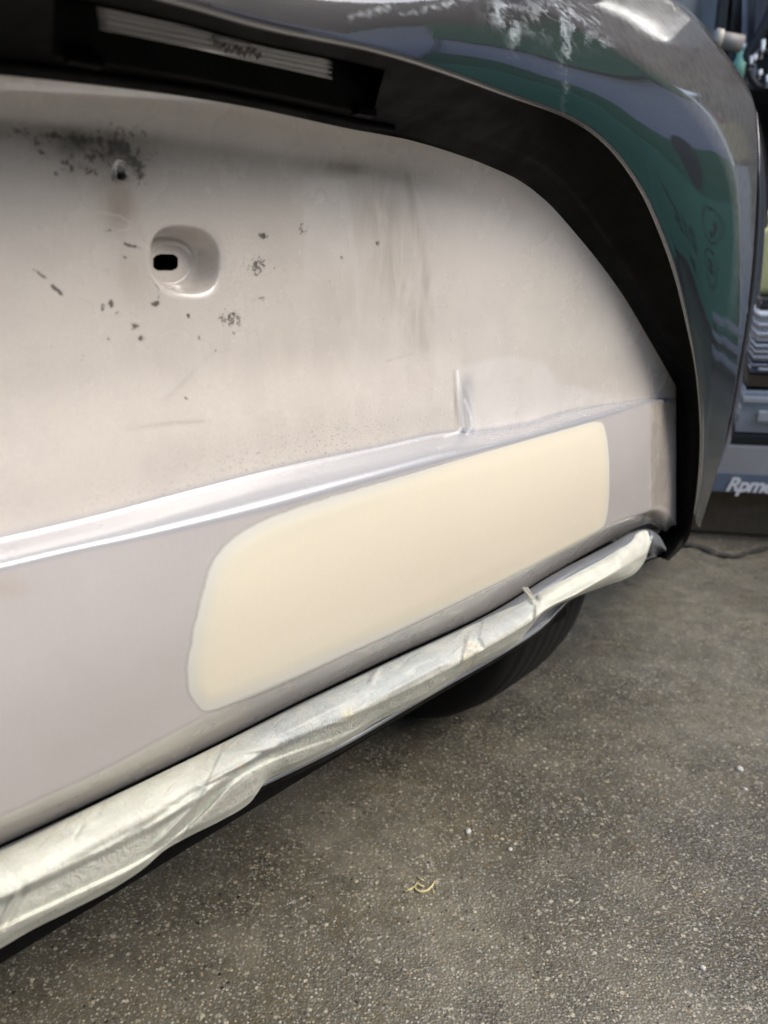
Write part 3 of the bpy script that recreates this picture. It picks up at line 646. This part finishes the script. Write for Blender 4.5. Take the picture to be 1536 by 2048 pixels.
# ---- body mass, underside, tyre
def build_body():
    m = plain('underbody_black', (.004, .004, .004), .9, Specular_IOR_Level=.1)
    bm = bmesh.new()
    bbox(bm, -1.0, .80, .02, .05, .26, .46, .005)
    bbox(bm, -1.0, .80, .05, .62, .24, .46, .02)
    bbox(bm, -1.0, 1.0, .62, 3.4, .22, .46, .03)
    bbox(bm, -1.0, .80, .05, .5, .46, .89, .02)
    bbox(bm, -.95, .92, .55, 3.4, .46, 1.25, .05)
    bbox(bm, -.8, .60, .17, .9, .14, .255, .02)
    bm_obj('underbody', bm, m, car)
    # valance behind the bar
    cols = np.arange(-500, 1340, 20.); rows = [P(cols, cH1(cols) - 10, -.012), P(cols, cH1(cols) + 1, -.016), P(cols, cH1(cols) - 2, -.05)]
    rows.append(rows[-1] + np.array([0, .3, .02])); grid_obj('valance', np.array(rows), M_BLACK, car)
    # rear wheel
    c = G0(1085, 1300)                      # near the contact of the tread
    def loc(p): q = np.asarray(p) - CAR0; return np.array([q @ Lx, q @ Ly, q[2]])
    lc = loc(c)
    wheel = bpy.data.objects.new('wheel', None); link(wheel, car); wheel.location = (.885, .335, .262); wheel.scale = (1, .87, .87)
    bm = bmesh.new(); prof = [(-.095, .20), (-.105, .24), (-.10, .275), (-.085, .293), (-.05, .299), (0, .30), (.05, .299), (.085, .293), (.10, .275), (.105, .24), (.095, .20)]
    ns = 72; rings = []
    for i in range(ns):
        a = 2 * math.pi * i / ns; rings.append([bm.verts.new((x, math.cos(a) * r, math.sin(a) * r)) for x, r in prof])
    for i in range(ns):
        for j in range(len(prof) - 1): bm.faces.new((rings[i][j], rings[(i+1) % ns][j], rings[(i+1) % ns][j+1], rings[i][j+1]))
    mt = NT('tyre_rubber'); wv = mt.n('TexWave', wave_type='BANDS', bands_direction='X'); wv.inputs['Scale'].default_value = 12; mt.set(wv.inputs['Vector'], mt.co)
    mt.bs(Base_Color=mt.mix(mt.noise(25), (.006, .006, .006), (.014, .0135, .013)), Roughness=.8, Specular_IOR_Level=.2); mt.bump(wv.outputs[0], .5, .004)
    bm_obj('tyre', bm, mt.m, wheel, True)
    bm = bmesh.new(); rings = []
    for i in range(ns):
        a = 2 * math.pi * i / ns; rings.append([bm.verts.new((x, math.cos(a) * r, math.sin(a) * r)) for x, r in [(-.09, .205), (-.04, .195), (.04, .195), (.09, .205), (.07, .17), (.06, .05)]])
    for i in range(ns):
        for j in range(5): bm.faces.new((rings[i][j], rings[(i+1) % ns][j], rings[(i+1) % ns][j+1], rings[i][j+1]))
    bm_obj('rim', bm, plain('rim_metal', (.4, .4, .42), .35, .8), wheel, True)
build_body()

# ================================================================ small thing on the ground
def build_leaf():
    root = empty('dry_leaf_stalk', tuple(G0(843, 1778)))
    tag(root, 'tiny curled pale yellow dry leaf stalk lying on the dark ground', 'leaf')
    o0 = G0(843, 1778); m = plain('dry_straw', (.55, .48, .25), .7, scale=200)
    def pp(l, z): return [Vector(tuple(G0(a, b))) - Vector(tuple(o0)) + Vector((0, 0, z)) for a, b in l]
    bm = bmesh.new(); tube(bm, pp([(810, 1786), (822, 1781), (830, 1776), (832, 1783), (842, 1787), (855, 1784), (864, 1775), (869, 1766)], .0022), [.0010, .0013, .0015, .0014, .0014, .0013, .0012, .0008], 7)
    bm_obj('stalk', bm, m, root, True)
    bm = bmesh.new(); tube(bm, pp([(830, 1777), (834, 1770), (842, 1776), (848, 1777)], .003), [.0012, .0014, .0012, .0008], 7); tube(bm, pp([(834, 1756), (842, 1761), (848, 1763)], .0015), [.0006, .0011, .0006], 6); tube(bm, pp([(866, 1782), (868, 1790)], .0015), [.001, .0005], 6)
    bm_obj('leaf_shred', bm, m, root, True)
build_leaf()
# crack with broken edges in the concrete
def build_pebble():
    rnd = random.Random(9)
    for px, py, r, lab in ((1479, 1541, .0055, 'largest pale pebble on the ground near the right edge'), (936, 1665, .0045, 'whitish pebble on the ground above the yellow leaf stalk'), (1490, 1580, .0035, 'small cream pebble just below the largest pebble'), (1405, 1938, .0035, 'small round pebble near the bottom right of the ground'), (1020, 1700, .003, 'tiny grey pebble on the ground to the right of the whitish one')):
        bm = bmesh.new(); bmesh.ops.create_icosphere(bm, subdivisions=2, radius=r)
        for v in bm.verts: v.co *= rnd.uniform(.8, 1.15); v.co.z *= .6
        o = bm_obj('pebble', bm, plain('pebble_stone', (.50, .48, .44), .7), None, True); o.location = tuple(G0(px, py) + np.array([0, 0, r * .4])); tag(o, lab, 'pebble', 'loose pebbles on the ground')
build_pebble()
def build_crack():
    m = plain('dark_crack_fill', (.03, .029, .026), .9)
    pts = [(1340, 1082), (1400, 1092), (1440, 1108), (1475, 1112), (1510, 1100), (1560, 1090), (1640, 1086)]
    top, bot = [], []
    rnd = random.Random(2)
    for i in range(60):
        t = i / 59 * (len(pts) - 1); k = min(int(t), len(pts) - 2); q = t - k
        x = pts[k][0] + (pts[k+1][0] - pts[k][0]) * q; y = pts[k][1] + (pts[k+1][1] - pts[k][1]) * q; wd = 1.2 + 3.5 * abs(math.sin(i * .35)) * rnd.uniform(.5, 1)
        top.append(G0(x, y - wd, .006)); bot.append(G0(x, y + wd, .006))
    V = np.array([top, bot]); o = grid_obj('ground_crack', V, m); tag(o, kind='structure')
build_crack()

# ================================================================ background to the right: things stored by the wall
def box_thing(name, label, cat, px, py_top, py_bot, rng, wid, dep, mats, rz=R(20), bev=.006, extra=None, group=None):
    """a box-like thing whose front top and bottom edges sit at the given heights at range rng"""
    a = at(px, py_top, rng); b = at(px, py_bot, rng); h = a.z - b.z
    root = empty(name, (b.x, b.y, b.z), rz); tag(root, label, cat, group)
    bm = bmesh.new(); bbox(bm, -wid/2, wid/2, 0, dep, 0, h, bev); bm_obj('shell', bm, mats[0], root, False)
    if extra: extra(root, wid, dep, h, mats)
    return root
M_SIL = plain('brushed_silver', (.72, .74, .78), .3, .35, .15, 12); M_SIL2 = plain('dull_zinc', (.45, .48, .52), .42, .3, .2, 9); M_BLU = plain('blue_grey_paint', (.12, .155, .21), .4, 0, .2, 10)
M_WOOD = plain('oily_timber', (.11, .085, .055), .8, 0, .4, 25, .4); M_DK = plain('black_rubber', (.012, .013, .016), .5, 0, .3); M_GREYC = plain('grey_canvas', (.32, .34, .35), .8, 0, .2, 5, .3)
M_CREAM = plain('beige_pvc', (.55, .50, .42), .5); M_YEL = plain('pale_yellow_plastic', (.62, .62, .30), .4); M_GRN = plain('mint_plastic', (.25, .55, .42), .4); M_WHT = plain('white_plastic', (.75, .77, .80), .45)
rngS = 2.15
def ribs(root, w, d, h, mats):
    for k in range(3):
        bm = bmesh.new(); z = h * (.2 + .3 * k); bbox(bm, -w/2 - .002, w/2 + .002, -.012, .0, z, z + h * .11, .003); bm_obj('pressed_rib', bm, mats[1], root)
def lid(root, w, d, h, mats):
    bm = bmesh.new(); bbox(bm, -w/2 - .008, w/2 + .008, -.01, d + .008, h * .72, h * .86, .003); bm_obj('lid_edge', bm, mats[1], root)
    bm = bmesh.new(); bbox(bm, -w*.1, w*.1, -.022, -.008, h * .3, h * .55, .003); bm_obj('latch', bm, mats[1], root)
PXS = 1560
box_thing('steel_case', 'bright silver ribbed steel case, topmost of the stack beside the car', 'case', PXS, 622, 684, rngS, .50, .35, (M_SIL, M_SIL), R(-18), extra=ribs)
box_thing('steel_case', 'dull zinc ribbed steel case, second from the top of the stack', 'case', PXS, 687, 724, rngS, .52, .36, (M_SIL2, M_SIL), R(-20), extra=ribs)
box_thing('parts_tray', 'shallow blue grey parts tray in the stack above the timber', 'tray', PXS, 726, 748, rngS, .54, .36, (M_BLU, M_SIL2), R(-18), extra=lid)
box_thing('timber_beam', 'oily brown timber beam between the trays and the toolbox', 'beam', PXS, 750, 776, rngS, .58, .30, (M_WOOD, M_WOOD), R(-19))
box_thing('metal_toolbox', 'blue grey metal toolbox with dark lid edge under the timber beam', 'toolbox', PXS, 782, 868, rngS, .62, .38, (plain('toolbox_paint', (.36, .41, .46), .35, .3, .2, 8), M_SIL2), R(-14), extra=lid)
box_thing('rubber_mat', 'flat black rubber mat squeezed under the metal toolbox', 'mat', PXS, 870, 892, rngS, .64, .40, (M_DK, M_DK), R(-13))
def lettering(root, w, d, h, mats):
    bm = bmesh.new(); bbox(bm, -w/2 - .003, w/2 + .003, -.006, .002, h * .02, h * .42, .002); bm_obj('label_strip', bm, M_BLU, root)
    cu = bpy.data.curves.new('t', 'FONT'); cu.body = 'Rpmedia'; cu.size = h * .40; cu.extrude = .001; cu.shear = .35; cu.space_character = .92; cu.offset = .0016
    to = bpy.data.objects.new('t', cu); scene.collection.objects.link(to); dg = bpy.context.evaluated_depsgraph_get(); me = bpy.data.meshes.new_from_object(to.evaluated_get(dg)); bpy.data.objects.remove(to)
    me.materials.clear(); me.materials.append(M_WHT)
    o = link(bpy.data.objects.new('script_lettering', me), root); o.location = (-.125, -.0085, h * .06); o.rotation_euler = (R(90), 0, 0)
box_thing('cardboard_carton', 'grey carton with white script lettering at the bottom of the stack', 'carton', PXS - 8, 893, 990, rngS, .60, .42, (plain('grey_card', (.33, .33, .34), .8, 0, .35, 6, .3), M_BLU), R(-12), extra=lettering)
# skids carrying the stack
b = at(PXS, 990, rngS); g = b.z
for k in range(2):
    root = empty('wooden_skid', (b.x + .02, b.y + .10 + .22 * k, 0.0), R(-12)); tag(root, ['front', 'rear'][k] + ' dark wooden skid carrying the stack of cases', 'skid', 'skids under the stack')
    bm = bmesh.new(); bbox(bm, -.30, .30, -.04, .04, .003, max(.02, g - .002), .004); bm_obj('block', bm, M_WOOD, root)

# jerrycan and black bag on top
def jerry():
    a = at(1548, 622, rngS)
    r = empty('jerrycan', (a.x + .02, a.y + .05, a.z + .035), R(-15)); tag(r, 'pale yellow plastic jerrycan standing on the black bag', 'jerrycan')
    bm = bmesh.new(); bbox(bm, -.09, .12, 0, .10, 0, .17, .02, 3); bm_obj('can', bm, M_YEL, r, True)
    bm = bmesh.new(); tube(bm, [(-.04, .05, .17), (-.03, .05, .20), (.05, .05, .20), (.06, .05, .17)], .009, 8); bm_obj('handle', bm, M_YEL, r, True)
    bm = bmesh.new(); tube(bm, [(.09, .05, .165), (.10, .05, .20)], .016, 12); bm_obj('cap', bm, M_DK, r, True)
    r = empty('black_bag', (a.x, a.y + .03, a.z), R(-15)); tag(r, 'flat black bag lying on top of the silver case', 'bag')
    bm = bmesh.new(); bbox(bm, -.13, .2, 0, .2, 0, .033, .012, 3); bm_obj('pouch', bm, M_DK, r, True)
    bm = bmesh.new(); tube(bm, [(-.05, -.003, .02), (0, -.012, .01), (.06, -.003, .02)], .004, 6); bm_obj('strap', bm, M_DK, r, True)
jerry()
# hanging hoses and cables, curtain and pipe farther back
def at3(px, py, r): return at(px, py, r)
def cable(name, label, pts, rad, mat, rng, group='hoses and cables hung behind the stack'):
    P3 = [at(x, y, rng + dz) for x, y, dz in pts]
    sx = spl([p.x for p in P3]); sy = spl([p.y for p in P3]); sz = spl([p.z for p in P3]); s = np.linspace(0, len(pts) - 1, 40)
    base = P3[-1]; root_pts = [Vector((float(sx(q)), float(sy(q)), float(sz(q)))) - base for q in s]
    bm = bmesh.new(); tube(bm, root_pts, rad, 10); o = bm_obj(name, bm, mat, None, True); o.location = base; tag(o, label, 'hose' if 'hose' in name else 'cable', group)
M_BH = plain('navy_hose', (.035, .04, .06), .35); M_LH = plain('lavender_grey_hose', (.30, .31, .40), .4)
cable('air_hose', 'thick black hose hanging at the left of the bundle beside the curtain', [(1480, -80, 0), (1478, 20, 0), (1472, 90, .03), (1462, 160, .0)], .020, M_DK, 2.9)
cable('air_hose', 'lavender grey hose hanging in the middle of the hose bundle', [(1492, -80, 0), (1494, 20, 0), (1492, 80, .02), (1488, 140, 0)], .013, M_LH, 2.85)
cable('air_hose', 'navy hose hanging just right of the lavender hose', [(1504, -80, 0), (1503, 30, 0), (1500, 100, .02), (1496, 180, 0)], .011, M_BH, 2.8)
cable('air_hose', 'wide lavender hose slanting down at the right of the bundle', [(1530, -80, 0), (1524, 10, 0), (1512, 70, .02), (1502, 120, 0), (1496, 170, 0)], .020, M_LH, 2.95)
cable('power_cable', 'black cable slanting across the hoses from the upper right', [(1560, -20, 0), (1535, 40, 0), (1515, 80, 0), (1492, 120, 0), (1485, 190, 0)], .016, M_DK, 2.75)
cable('power_cable', 'black cable looped low in front of the hose bundle', [(1560, 120, 0), (1530, 105, 0), (1505, 125, 0), (1500, 150, 0), (1520, 175, 0), (1550, 160, 0)], .010, M_DK, 2.7)
for k, (x, y0, y1, lab) in enumerate([(1500, 112, 140, 'left'), (1508, 108, 130, 'second'), (1522, 80, 118, 'tallest'), (1518, 140, 158, 'lowest'), (1533, 150, 175, 'rightmost')]):
    p = at(x, y1, 2.65); q = at(x, y0, 2.65); o = empty('hook_clip', tuple(p)); tag(o, lab + ' pale metal hook clip among the black cables', 'clip', 'pale clips among the cables')
    bm = bmesh.new(); tube(bm, [(0, 0, 0), (.002, 0, (q.z - p.z) * .5), (0, 0, q.z - p.z)], .006, 8); bm_obj('clip_body', bm, M_WHT, o, True)
def curtain():
    xs = np.linspace(-.62, .62, 120); zs = np.linspace(0, .75, 8); X, Z = np.meshgrid(xs, zs)
    Y = .025 * np.sin(X * 48) + .015 * np.sin(X * 21 + Z)
    base = at(1370, 190, 3.3)
    o = empty('grey_curtain', (base.x, base.y, base.z), R(-20)); tag(o, 'pale grey canvas curtain hanging behind the top corner of the car', 'curtain')
    F = np.stack([X, Y, Z], -1); c = grid_obj('canvas', F, M_GREYC, o); md = c.modifiers.new('s', 'SOLIDIFY'); md.thickness = .003
    bm = bmesh.new(); tube(bm, [(-.65, 0, .75), (.65, 0, .75)], .012, 8); bm_obj('rail', bm, M_SIL2, o, True)
curtain()
def pipe():
    a, b = at(1425, 78, 2.6), at(1484, 88, 2.62)
    o = empty('plastic_pipe', tuple(a)); tag(o, 'short beige plastic pipe with pale collar above the dark gap', 'pipe')
    bm = bmesh.new(); tube(bm, [Vector((0, 0, 0)), b - a], .022, 20); bm_obj('tube', bm, plain('grey_beige_pipe', (.30, .28, .26), .5), o, True)
    bm = bmesh.new(); d = (b - a); tube(bm, [d * .05, d * .28], .027, 20); bm_obj('collar', bm, M_CREAM, o, True)
    # it rests on a bracket arm from the wall
    bm = bmesh.new(); tube(bm, [d * .5 + Vector((0, .02, -.024)), d * .5 + Vector((.1, .7, -.03))], .010, 8); bm_obj('bracket', bm, M_DK, o, True)
pipe()
p = at(1478, 138, 2.75); o = empty('mint_bottle', (p.x, p.y, p.z - .06), 0); tag(o, 'small mint green bottle standing behind the edge of the car', 'bottle')
bm = bmesh.new(); tube(bm, [(0, 0, 0), (0, 0, .07), (0, 0, .09), (0, 0, .11)], [.022, .022, .012, .010], 14); bm_obj('flask', bm, M_GRN, o, True)
bm = bmesh.new(); tube(bm, [(0, 0, .108), (0, 0, .125)], .012, 12); bm_obj('cap', bm, M_WHT, o, True)
p0 = at(1478, 138, 2.75)
def shelf():
    c = at(1560, 170, 2.9)
    o = empty('steel_shelf', (c.x, c.y, 0), R(-20)); tag(o, 'dark steel shelf loaded with black odds and ends behind the stack', 'shelf')
    for z in (.30, p0.z - .07, 1.55): bm = bmesh.new(); bbox(bm, -.2, .36, -.2, .35, z, z + .015, .003); bm_obj('shelf_board', bm, M_DK, o)
    for x in (-.19, .35):
        for y in (-.19, .34):
            bm = bmesh.new(); bbox(bm, x - .012, x + .012, y - .012, y + .012, 0, 1.7, .002); bm_obj('upright', bm, M_DK, o)
    bm = bmesh.new(); bbox(bm, -.2, .36, .345, .355, .1, 1.7); bm_obj('back_panel', bm, plain('soot_black_sheet', (.02, .022, .025), .6), o)
    rnd = random.Random(5)
    cx = o.matrix_basis
    for k in range(4):
        q = empty('storage_bin', (0, 0, 0), R(-20 + rnd.uniform(-5, 5))); wpos = o.matrix_basis @ Vector((-.12 + .14 * k, .02 + rnd.uniform(-.02, .06), .315)); q.location = wpos
        cols_ = [(.02, .02, .025), (.10, .12, .14), (.03, .05, .05), (.20, .21, .22), (.02, .02, .02), (.07, .05, .04), (.12, .12, .13)][k]
        tag(q, ['black', 'slate grey', 'dark teal', 'light grey', 'jet black', 'dark brown', 'mid grey'][k] + ' bin on the lowest board of the shelf', 'bin', 'bins on the steel shelf')
        bm = bmesh.new(); hh = rnd.uniform(.12, .24); bbox(bm, -.05, .05, -.08, .08, 0, hh, .008); bm_obj('tub', bm, plain('bin_plastic', cols_, .5), q)
        bm = bmesh.new(); bbox(bm, -.055, .055, -.085, .085, hh - .012, hh + .003, .003); bm_obj('rim', bm, M_DK, q)
shelf()
# back wall of the yard
bm = bmesh.new(); bbox(bm, -1.4, 4.5, 4.2, 4.35, 0, 2.6); o = bm_obj('yard_wall', bm, plain('dirty_plaster', (.20, .205, .20), .9, 0, .3, 3, .3)); tag(o, 'dirty grey plaster wall closing the yard behind the shelf', 'wall')

# ================================================================ across the yard (seen only as reflections in the paint)
UX = 5.5
def slab(name, mat, parent, w0, w1, v0, v1, u=0.0, th=.05, bev=.004):
    bm = bmesh.new(); bbox(bm, u, u + th, -w1, -w0, v0, v1, bev); return bm_obj(name, bm, mat, parent)
def text_mesh(name, body, size, mat, parent, w, v, u, shear=0.):
    """lettering standing on a board that faces the car"""
    cu = bpy.data.curves.new('t', 'FONT'); cu.body = body; cu.size = size; cu.extrude = .004; cu.offset = .008; cu.shear = shear
    to = bpy.data.objects.new('t', cu); scene.collection.objects.link(to); dg = bpy.context.evaluated_depsgraph_get(); me = bpy.data.meshes.new_from_object(to.evaluated_get(dg)); bpy.data.objects.remove(to)
    me.materials.clear(); me.materials.append(mat)
    o = link(bpy.data.objects.new(name, me), parent); o.location = (u, -w, v); o.rotation_euler = (R(90), 0, R(-90)); return o
def shop():
    r = empty('shop_front', tuple(CAR0 + UX * Lx + np.array([0, 0, VS])), YAW); tag(r, 'green shop front with light green signboard, mirrored in the dark paint of the car', 'shop front')
    gd = plain('green_wall_paint', (.010, .26, .11), .5, 0, .15, 3); gl = plain('light_green_board', (.08, .46, .27), .5, 0, .12, 4)
    lav = plain('pale_lavender_shutter', (.62, .65, .80), .5, 0, .06, 2); dkp = plain('dark_purple_plinth', (.035, .03, .04), .6); ink = plain('dark_green_ink', (.004, .03, .028), .5); mar = plain('maroon_oval', (.03, .012, .018), .5)
    slab('plinth', dkp, r, .85, 3.15, 0, .20, .02)
    b = slab('signboard', gl, r, .92, 3.15, .203, 1.22, .0)
    slab('upper_wall', gd, r, .85, 3.15, 1.223, 1.64, .01)
    slab('backing_wall', gd, r, .86, 5.7, 0, 3.2, .09)
    slab('roller_shutter', lav, r, .85, 3.15, 1.643, 2.36, .02)
    slab('awning_board', gd, r, 1.35, 3.15, 2.363, 3.25, -.10)
    slab('side_wall', lav, r, 3.20, 5.7, 0, 3.1, .02)
    bm = bmesh.new()
    ring = [(1.54 + .13 * math.cos(a), 1.50 + .27 * math.sin(a)) for a in np.linspace(0, 2 * math.pi, 40)[:-1]]
    vs_ = [bm.verts.new((-.006, -w, v)) for w, v in ring]; f = bm.faces.new(vs_); e = bmesh.ops.extrude_face_region(bm, geom=[f]); bmesh.ops.translate(bm, vec=(.012, 0, 0), verts=[q for q in e['geom'] if isinstance(q, bmesh.types.BMVert)])
    bm_obj('added_dark_oval_plate', bm, mar, r)  # made-up plate for the dark oval mirrored in the paint
    # icons and lettering on the signboard
    for w, v in ((1.38, 1.00), (1.42, .64)):
        bm = bmesh.new(); tube(bm, [(-.006, -w - .17 * math.cos(a), v + .15 * math.sin(a)) for a in np.linspace(0, 2 * math.pi, 41)], .008, 6, False); bm_obj('icon_ring', bm, ink, b, True)
    bm = bmesh.new(); tube(bm, [(-.006, -1.38 - .07 * math.cos(a), 1.02 + .09 * math.sin(a)) for a in np.linspace(R(-200), R(-70), 12)], [.03, .034, .026, .018, .016, .016, .016, .016, .018, .026, .034, .03], 8); bm_obj('telephone_icon', bm, ink, b, True)
    bm = bmesh.new(); tube(bm, [(-.006, -1.42 - x, .64 + z) for x, z in ((-.06, -.05), (-.06, .05), (.06, .05), (.06, -.05), (-.06, -.05))], .018, 6); tube(bm, [(-.006, -1.42 - .02 * math.cos(a), .64 + .02 * math.sin(a)) for a in np.linspace(0, 6.28, 13)], .008, 6); bm_obj('camera_icon', bm, ink, b, True)
    text_mesh('sign_digits', '015', .30, ink, b, 1.84, .60, -.004)
    text_mesh('sign_letters', 'w', .26, ink, b, 2.0, .30, -.004)
    for v in np.linspace(1.7, 2.3, 9):
        bm = bmesh.new(); bbox(bm, .014, .0205, -3.12, -.88, v, v + .008); bm_obj('shutter_rib', bm, lav, r)
shop()
def tube_lamp():
    a = CAR0 + 5.0 * Lx + .99 * Ly + np.array([0, 0, 3.41]); b = CAR0 + 5.0 * Lx + .55 * Ly + np.array([0, 0, 2.87])
    r = empty('tube_lamp', tuple(a)); tag(r, 'slanting lit white tube lamp seen as a bright streak in the dark paint', 'lamp'); d = Vector(tuple(b - a))
    m = NT('lit_tube'); m.bs(Base_Color=(.9, .9, .9), Emission_Color=(1, .98, .94), Emission_Strength=9.)
    bm = bmesh.new(); tube(bm, [Vector((0, 0, 0)), d], .0055, 12); bm_obj('tube', bm, m.m, r, True)
    bm = bmesh.new(); tube(bm, [Vector((.03, .03, .03)), d + Vector((.03, .03, .03))], .012, 6); bm_obj('fitting', bm, M_WHT, r)
    for q in (.15, .85):
        bm = bmesh.new(); tube(bm, [d * q + Vector((.03, .03, .04)), Vector(((d * q).x + .03, (d * q).y + .03, .17))], .004, 6); bm_obj('hanger', bm, M_DK, r)
tube_lamp()
def yard():
    # unseen building added behind the camera to block low sky light
    r = empty('sky_block_building', tuple(CAR0 - 4.2 * Ly), YAW); tag(r, 'unseen grey building added behind the camera to block low sky light', 'building')
    wl = plain('sky_block_wall', (.12, .115, .11), .9, 0, .25, 2, .2)
    for nm, x0, x1, z0, z1, y0 in (('wall', -6, -1.6, 0, 3.4, 0), ('wall', 1.4, 4.6, 0, 3.4, 0), ('sky_block_lintel', -1.6, 1.4, 2.6, 3.4, 0), ):  # walls and lintel of the added sky-blocking building
        bm = bmesh.new(); bbox(bm, x0, x1, -.2, y0, z0 * .6, z1 * .6, .01); bm_obj(nm, bm, wl, r)
    bm = bmesh.new(); bbox(bm, -1.6, 1.4, -.16, -.10, 0, 1.55, .01); bm_obj('door_panel', bm, plain('rolled_door', (.05, .055, .06), .6), r)
    bm = bmesh.new(); bbox(bm, -6.2, 4.8, -3, .3, 2.04, 2.12, .01); bm_obj('sky_block_roof', bm, wl, r)
    # unseen wall added on the far left to close off low sky
    q = empty('left_sky_block', tuple(CAR0 - 3.4 * Lx - 1.2 * Ly), YAW); tag(q, 'unseen brown block wall added left of the car to close off low sky', 'wall')
    bm = bmesh.new(); bbox(bm, -.2, 0, -3, 6, 0, 2.3, .01); bm_obj('added_blockwork', bm, plain('added_brown_blocks', (.13, .10, .08), .9, 0, .3, 4, .4), q)
    # silver scrap bench that glints low in the paint
    q = empty('steel_bench', tuple(CAR0 + 4.7 * Lx - .75 * Ly), YAW); tag(q, 'low silver bench in front of the green shop', 'bench')
    for z in (.06, .16, .27):
        bm = bmesh.new(); bbox(bm, 0, .3, -.4, .4, z, z + .045, .006); bm_obj('bench_rail', bm, M_SIL, q)
    for y in (-.36, .36):
        bm = bmesh.new(); bbox(bm, .05, .25, y - .02, y + .02, 0, .30, .004); bm_obj('bench_leg', bm, M_DK, q)
    # white post and cartons by the shop
    q = empty('white_post', tuple(CAR0 + 5.45 * Lx - .66 * Ly), YAW); tag(q, 'white post with yellow notice at the corner of the green shop', 'post')
    bm = bmesh.new(); bbox(bm, 0, .1, -.16, .16, 0, 1.5, .01); bm_obj('post_shaft', bm, M_WHT, q)
    bm = bmesh.new(); bbox(bm, -.02, .1, -.14, .20, 1.56, 2.0, .02); bm_obj('yellow_notice', bm, plain('straw_yellow', (.55, .42, .16), .6), q)
    bm = bmesh.new(); bbox(bm, -.03, .1, -.10, .10, 2.02, 2.12, .02); bm_obj('notice_top', bm, plain('faded_red', (.35, .06, .05), .6), q)
yard()

q = empty('reflection_dark_shed', tuple(CAR0 + 5.6 * Lx - 5.8 * Ly), YAW); tag(q, 'dark brown shed added left of the green shop to darken reflections', 'shed')  # unseen dark mass added for contrast in the mirrored surroundings
bm = bmesh.new(); bbox(bm, 0, 2.5, -9, 0, 0, 3.6, .02); bm_obj('added_shed_wall', bm, plain('added_dark_shed_boards', (.05, .04, .033), .85, 0, .3, 3), q)
bm = bmesh.new(); bbox(bm, -.3, 2.8, -9.2, .0, 3.6, 3.72, .02); bm_obj('shed_roof', bm, M_SIL2, q)

q = empty('sky_block_canopy', tuple(CAR0 + 4.5 * Lx + np.array([0, 0, 3.55])), YAW); tag(q, 'unseen grey corrugated canopy added to dull sky reflections, holding the tube lamp', 'canopy')  # added roof, keeps bright sky out of the shell's reflections
ys = np.arange(-7, 3.5, .02); Vc = np.array([[(x, y, .03 * math.sin(y * 80) + .04 * x) for y in ys] for x in (0, 2, 4.5)]); c = grid_obj('sky_block_canopy_sheet', Vc, plain('sky_block_corrugated_sheet', (.16, .16, .165), .55, .2), q); md = c.modifiers.new('s', 'SOLIDIFY'); md.thickness = .004
for x in (.15, 2.2):
    bm = bmesh.new(); bbox(bm, x, x + .08, -7, 3.5, -.14, -.05, .005); bm_obj('canopy_beam', bm, M_DK, q)
for y in (-6.5, 3.2):
    bm = bmesh.new(); bbox(bm, .15, .23, y - .04, y + .04, -3.55, -.14, .005); bm_obj('canopy_post', bm, M_DK, q)

q = empty('flat_sky_block', tuple(CAR0 + 2.3 * Lx + np.array([0, 0, 3.3])), YAW); tag(q, 'unseen flat dark canopy added over the storage side to block sky reflections', 'canopy')  # second added roof, hides a bright sky patch mirrored in the shell
bm = bmesh.new(); bbox(bm, 0, 2.15, -.6, 4.2, 0, .05, .005); bm_obj('flat_sky_block_deck', bm, plain('flat_sky_block_sheet', (.10, .10, .105), .7), q)
for y in (0, 3.9):
    bm = bmesh.new(); bbox(bm, .05, 2.1, y, y + .08, -.1, -.003, .004); bm_obj('canopy_beam', bm, M_DK, q)
bm = bmesh.new(); bbox(bm, 2.0, 2.08, 4.0, 4.08, -3.3, -.11, .004); bm_obj('canopy_post', bm, M_DK, q)
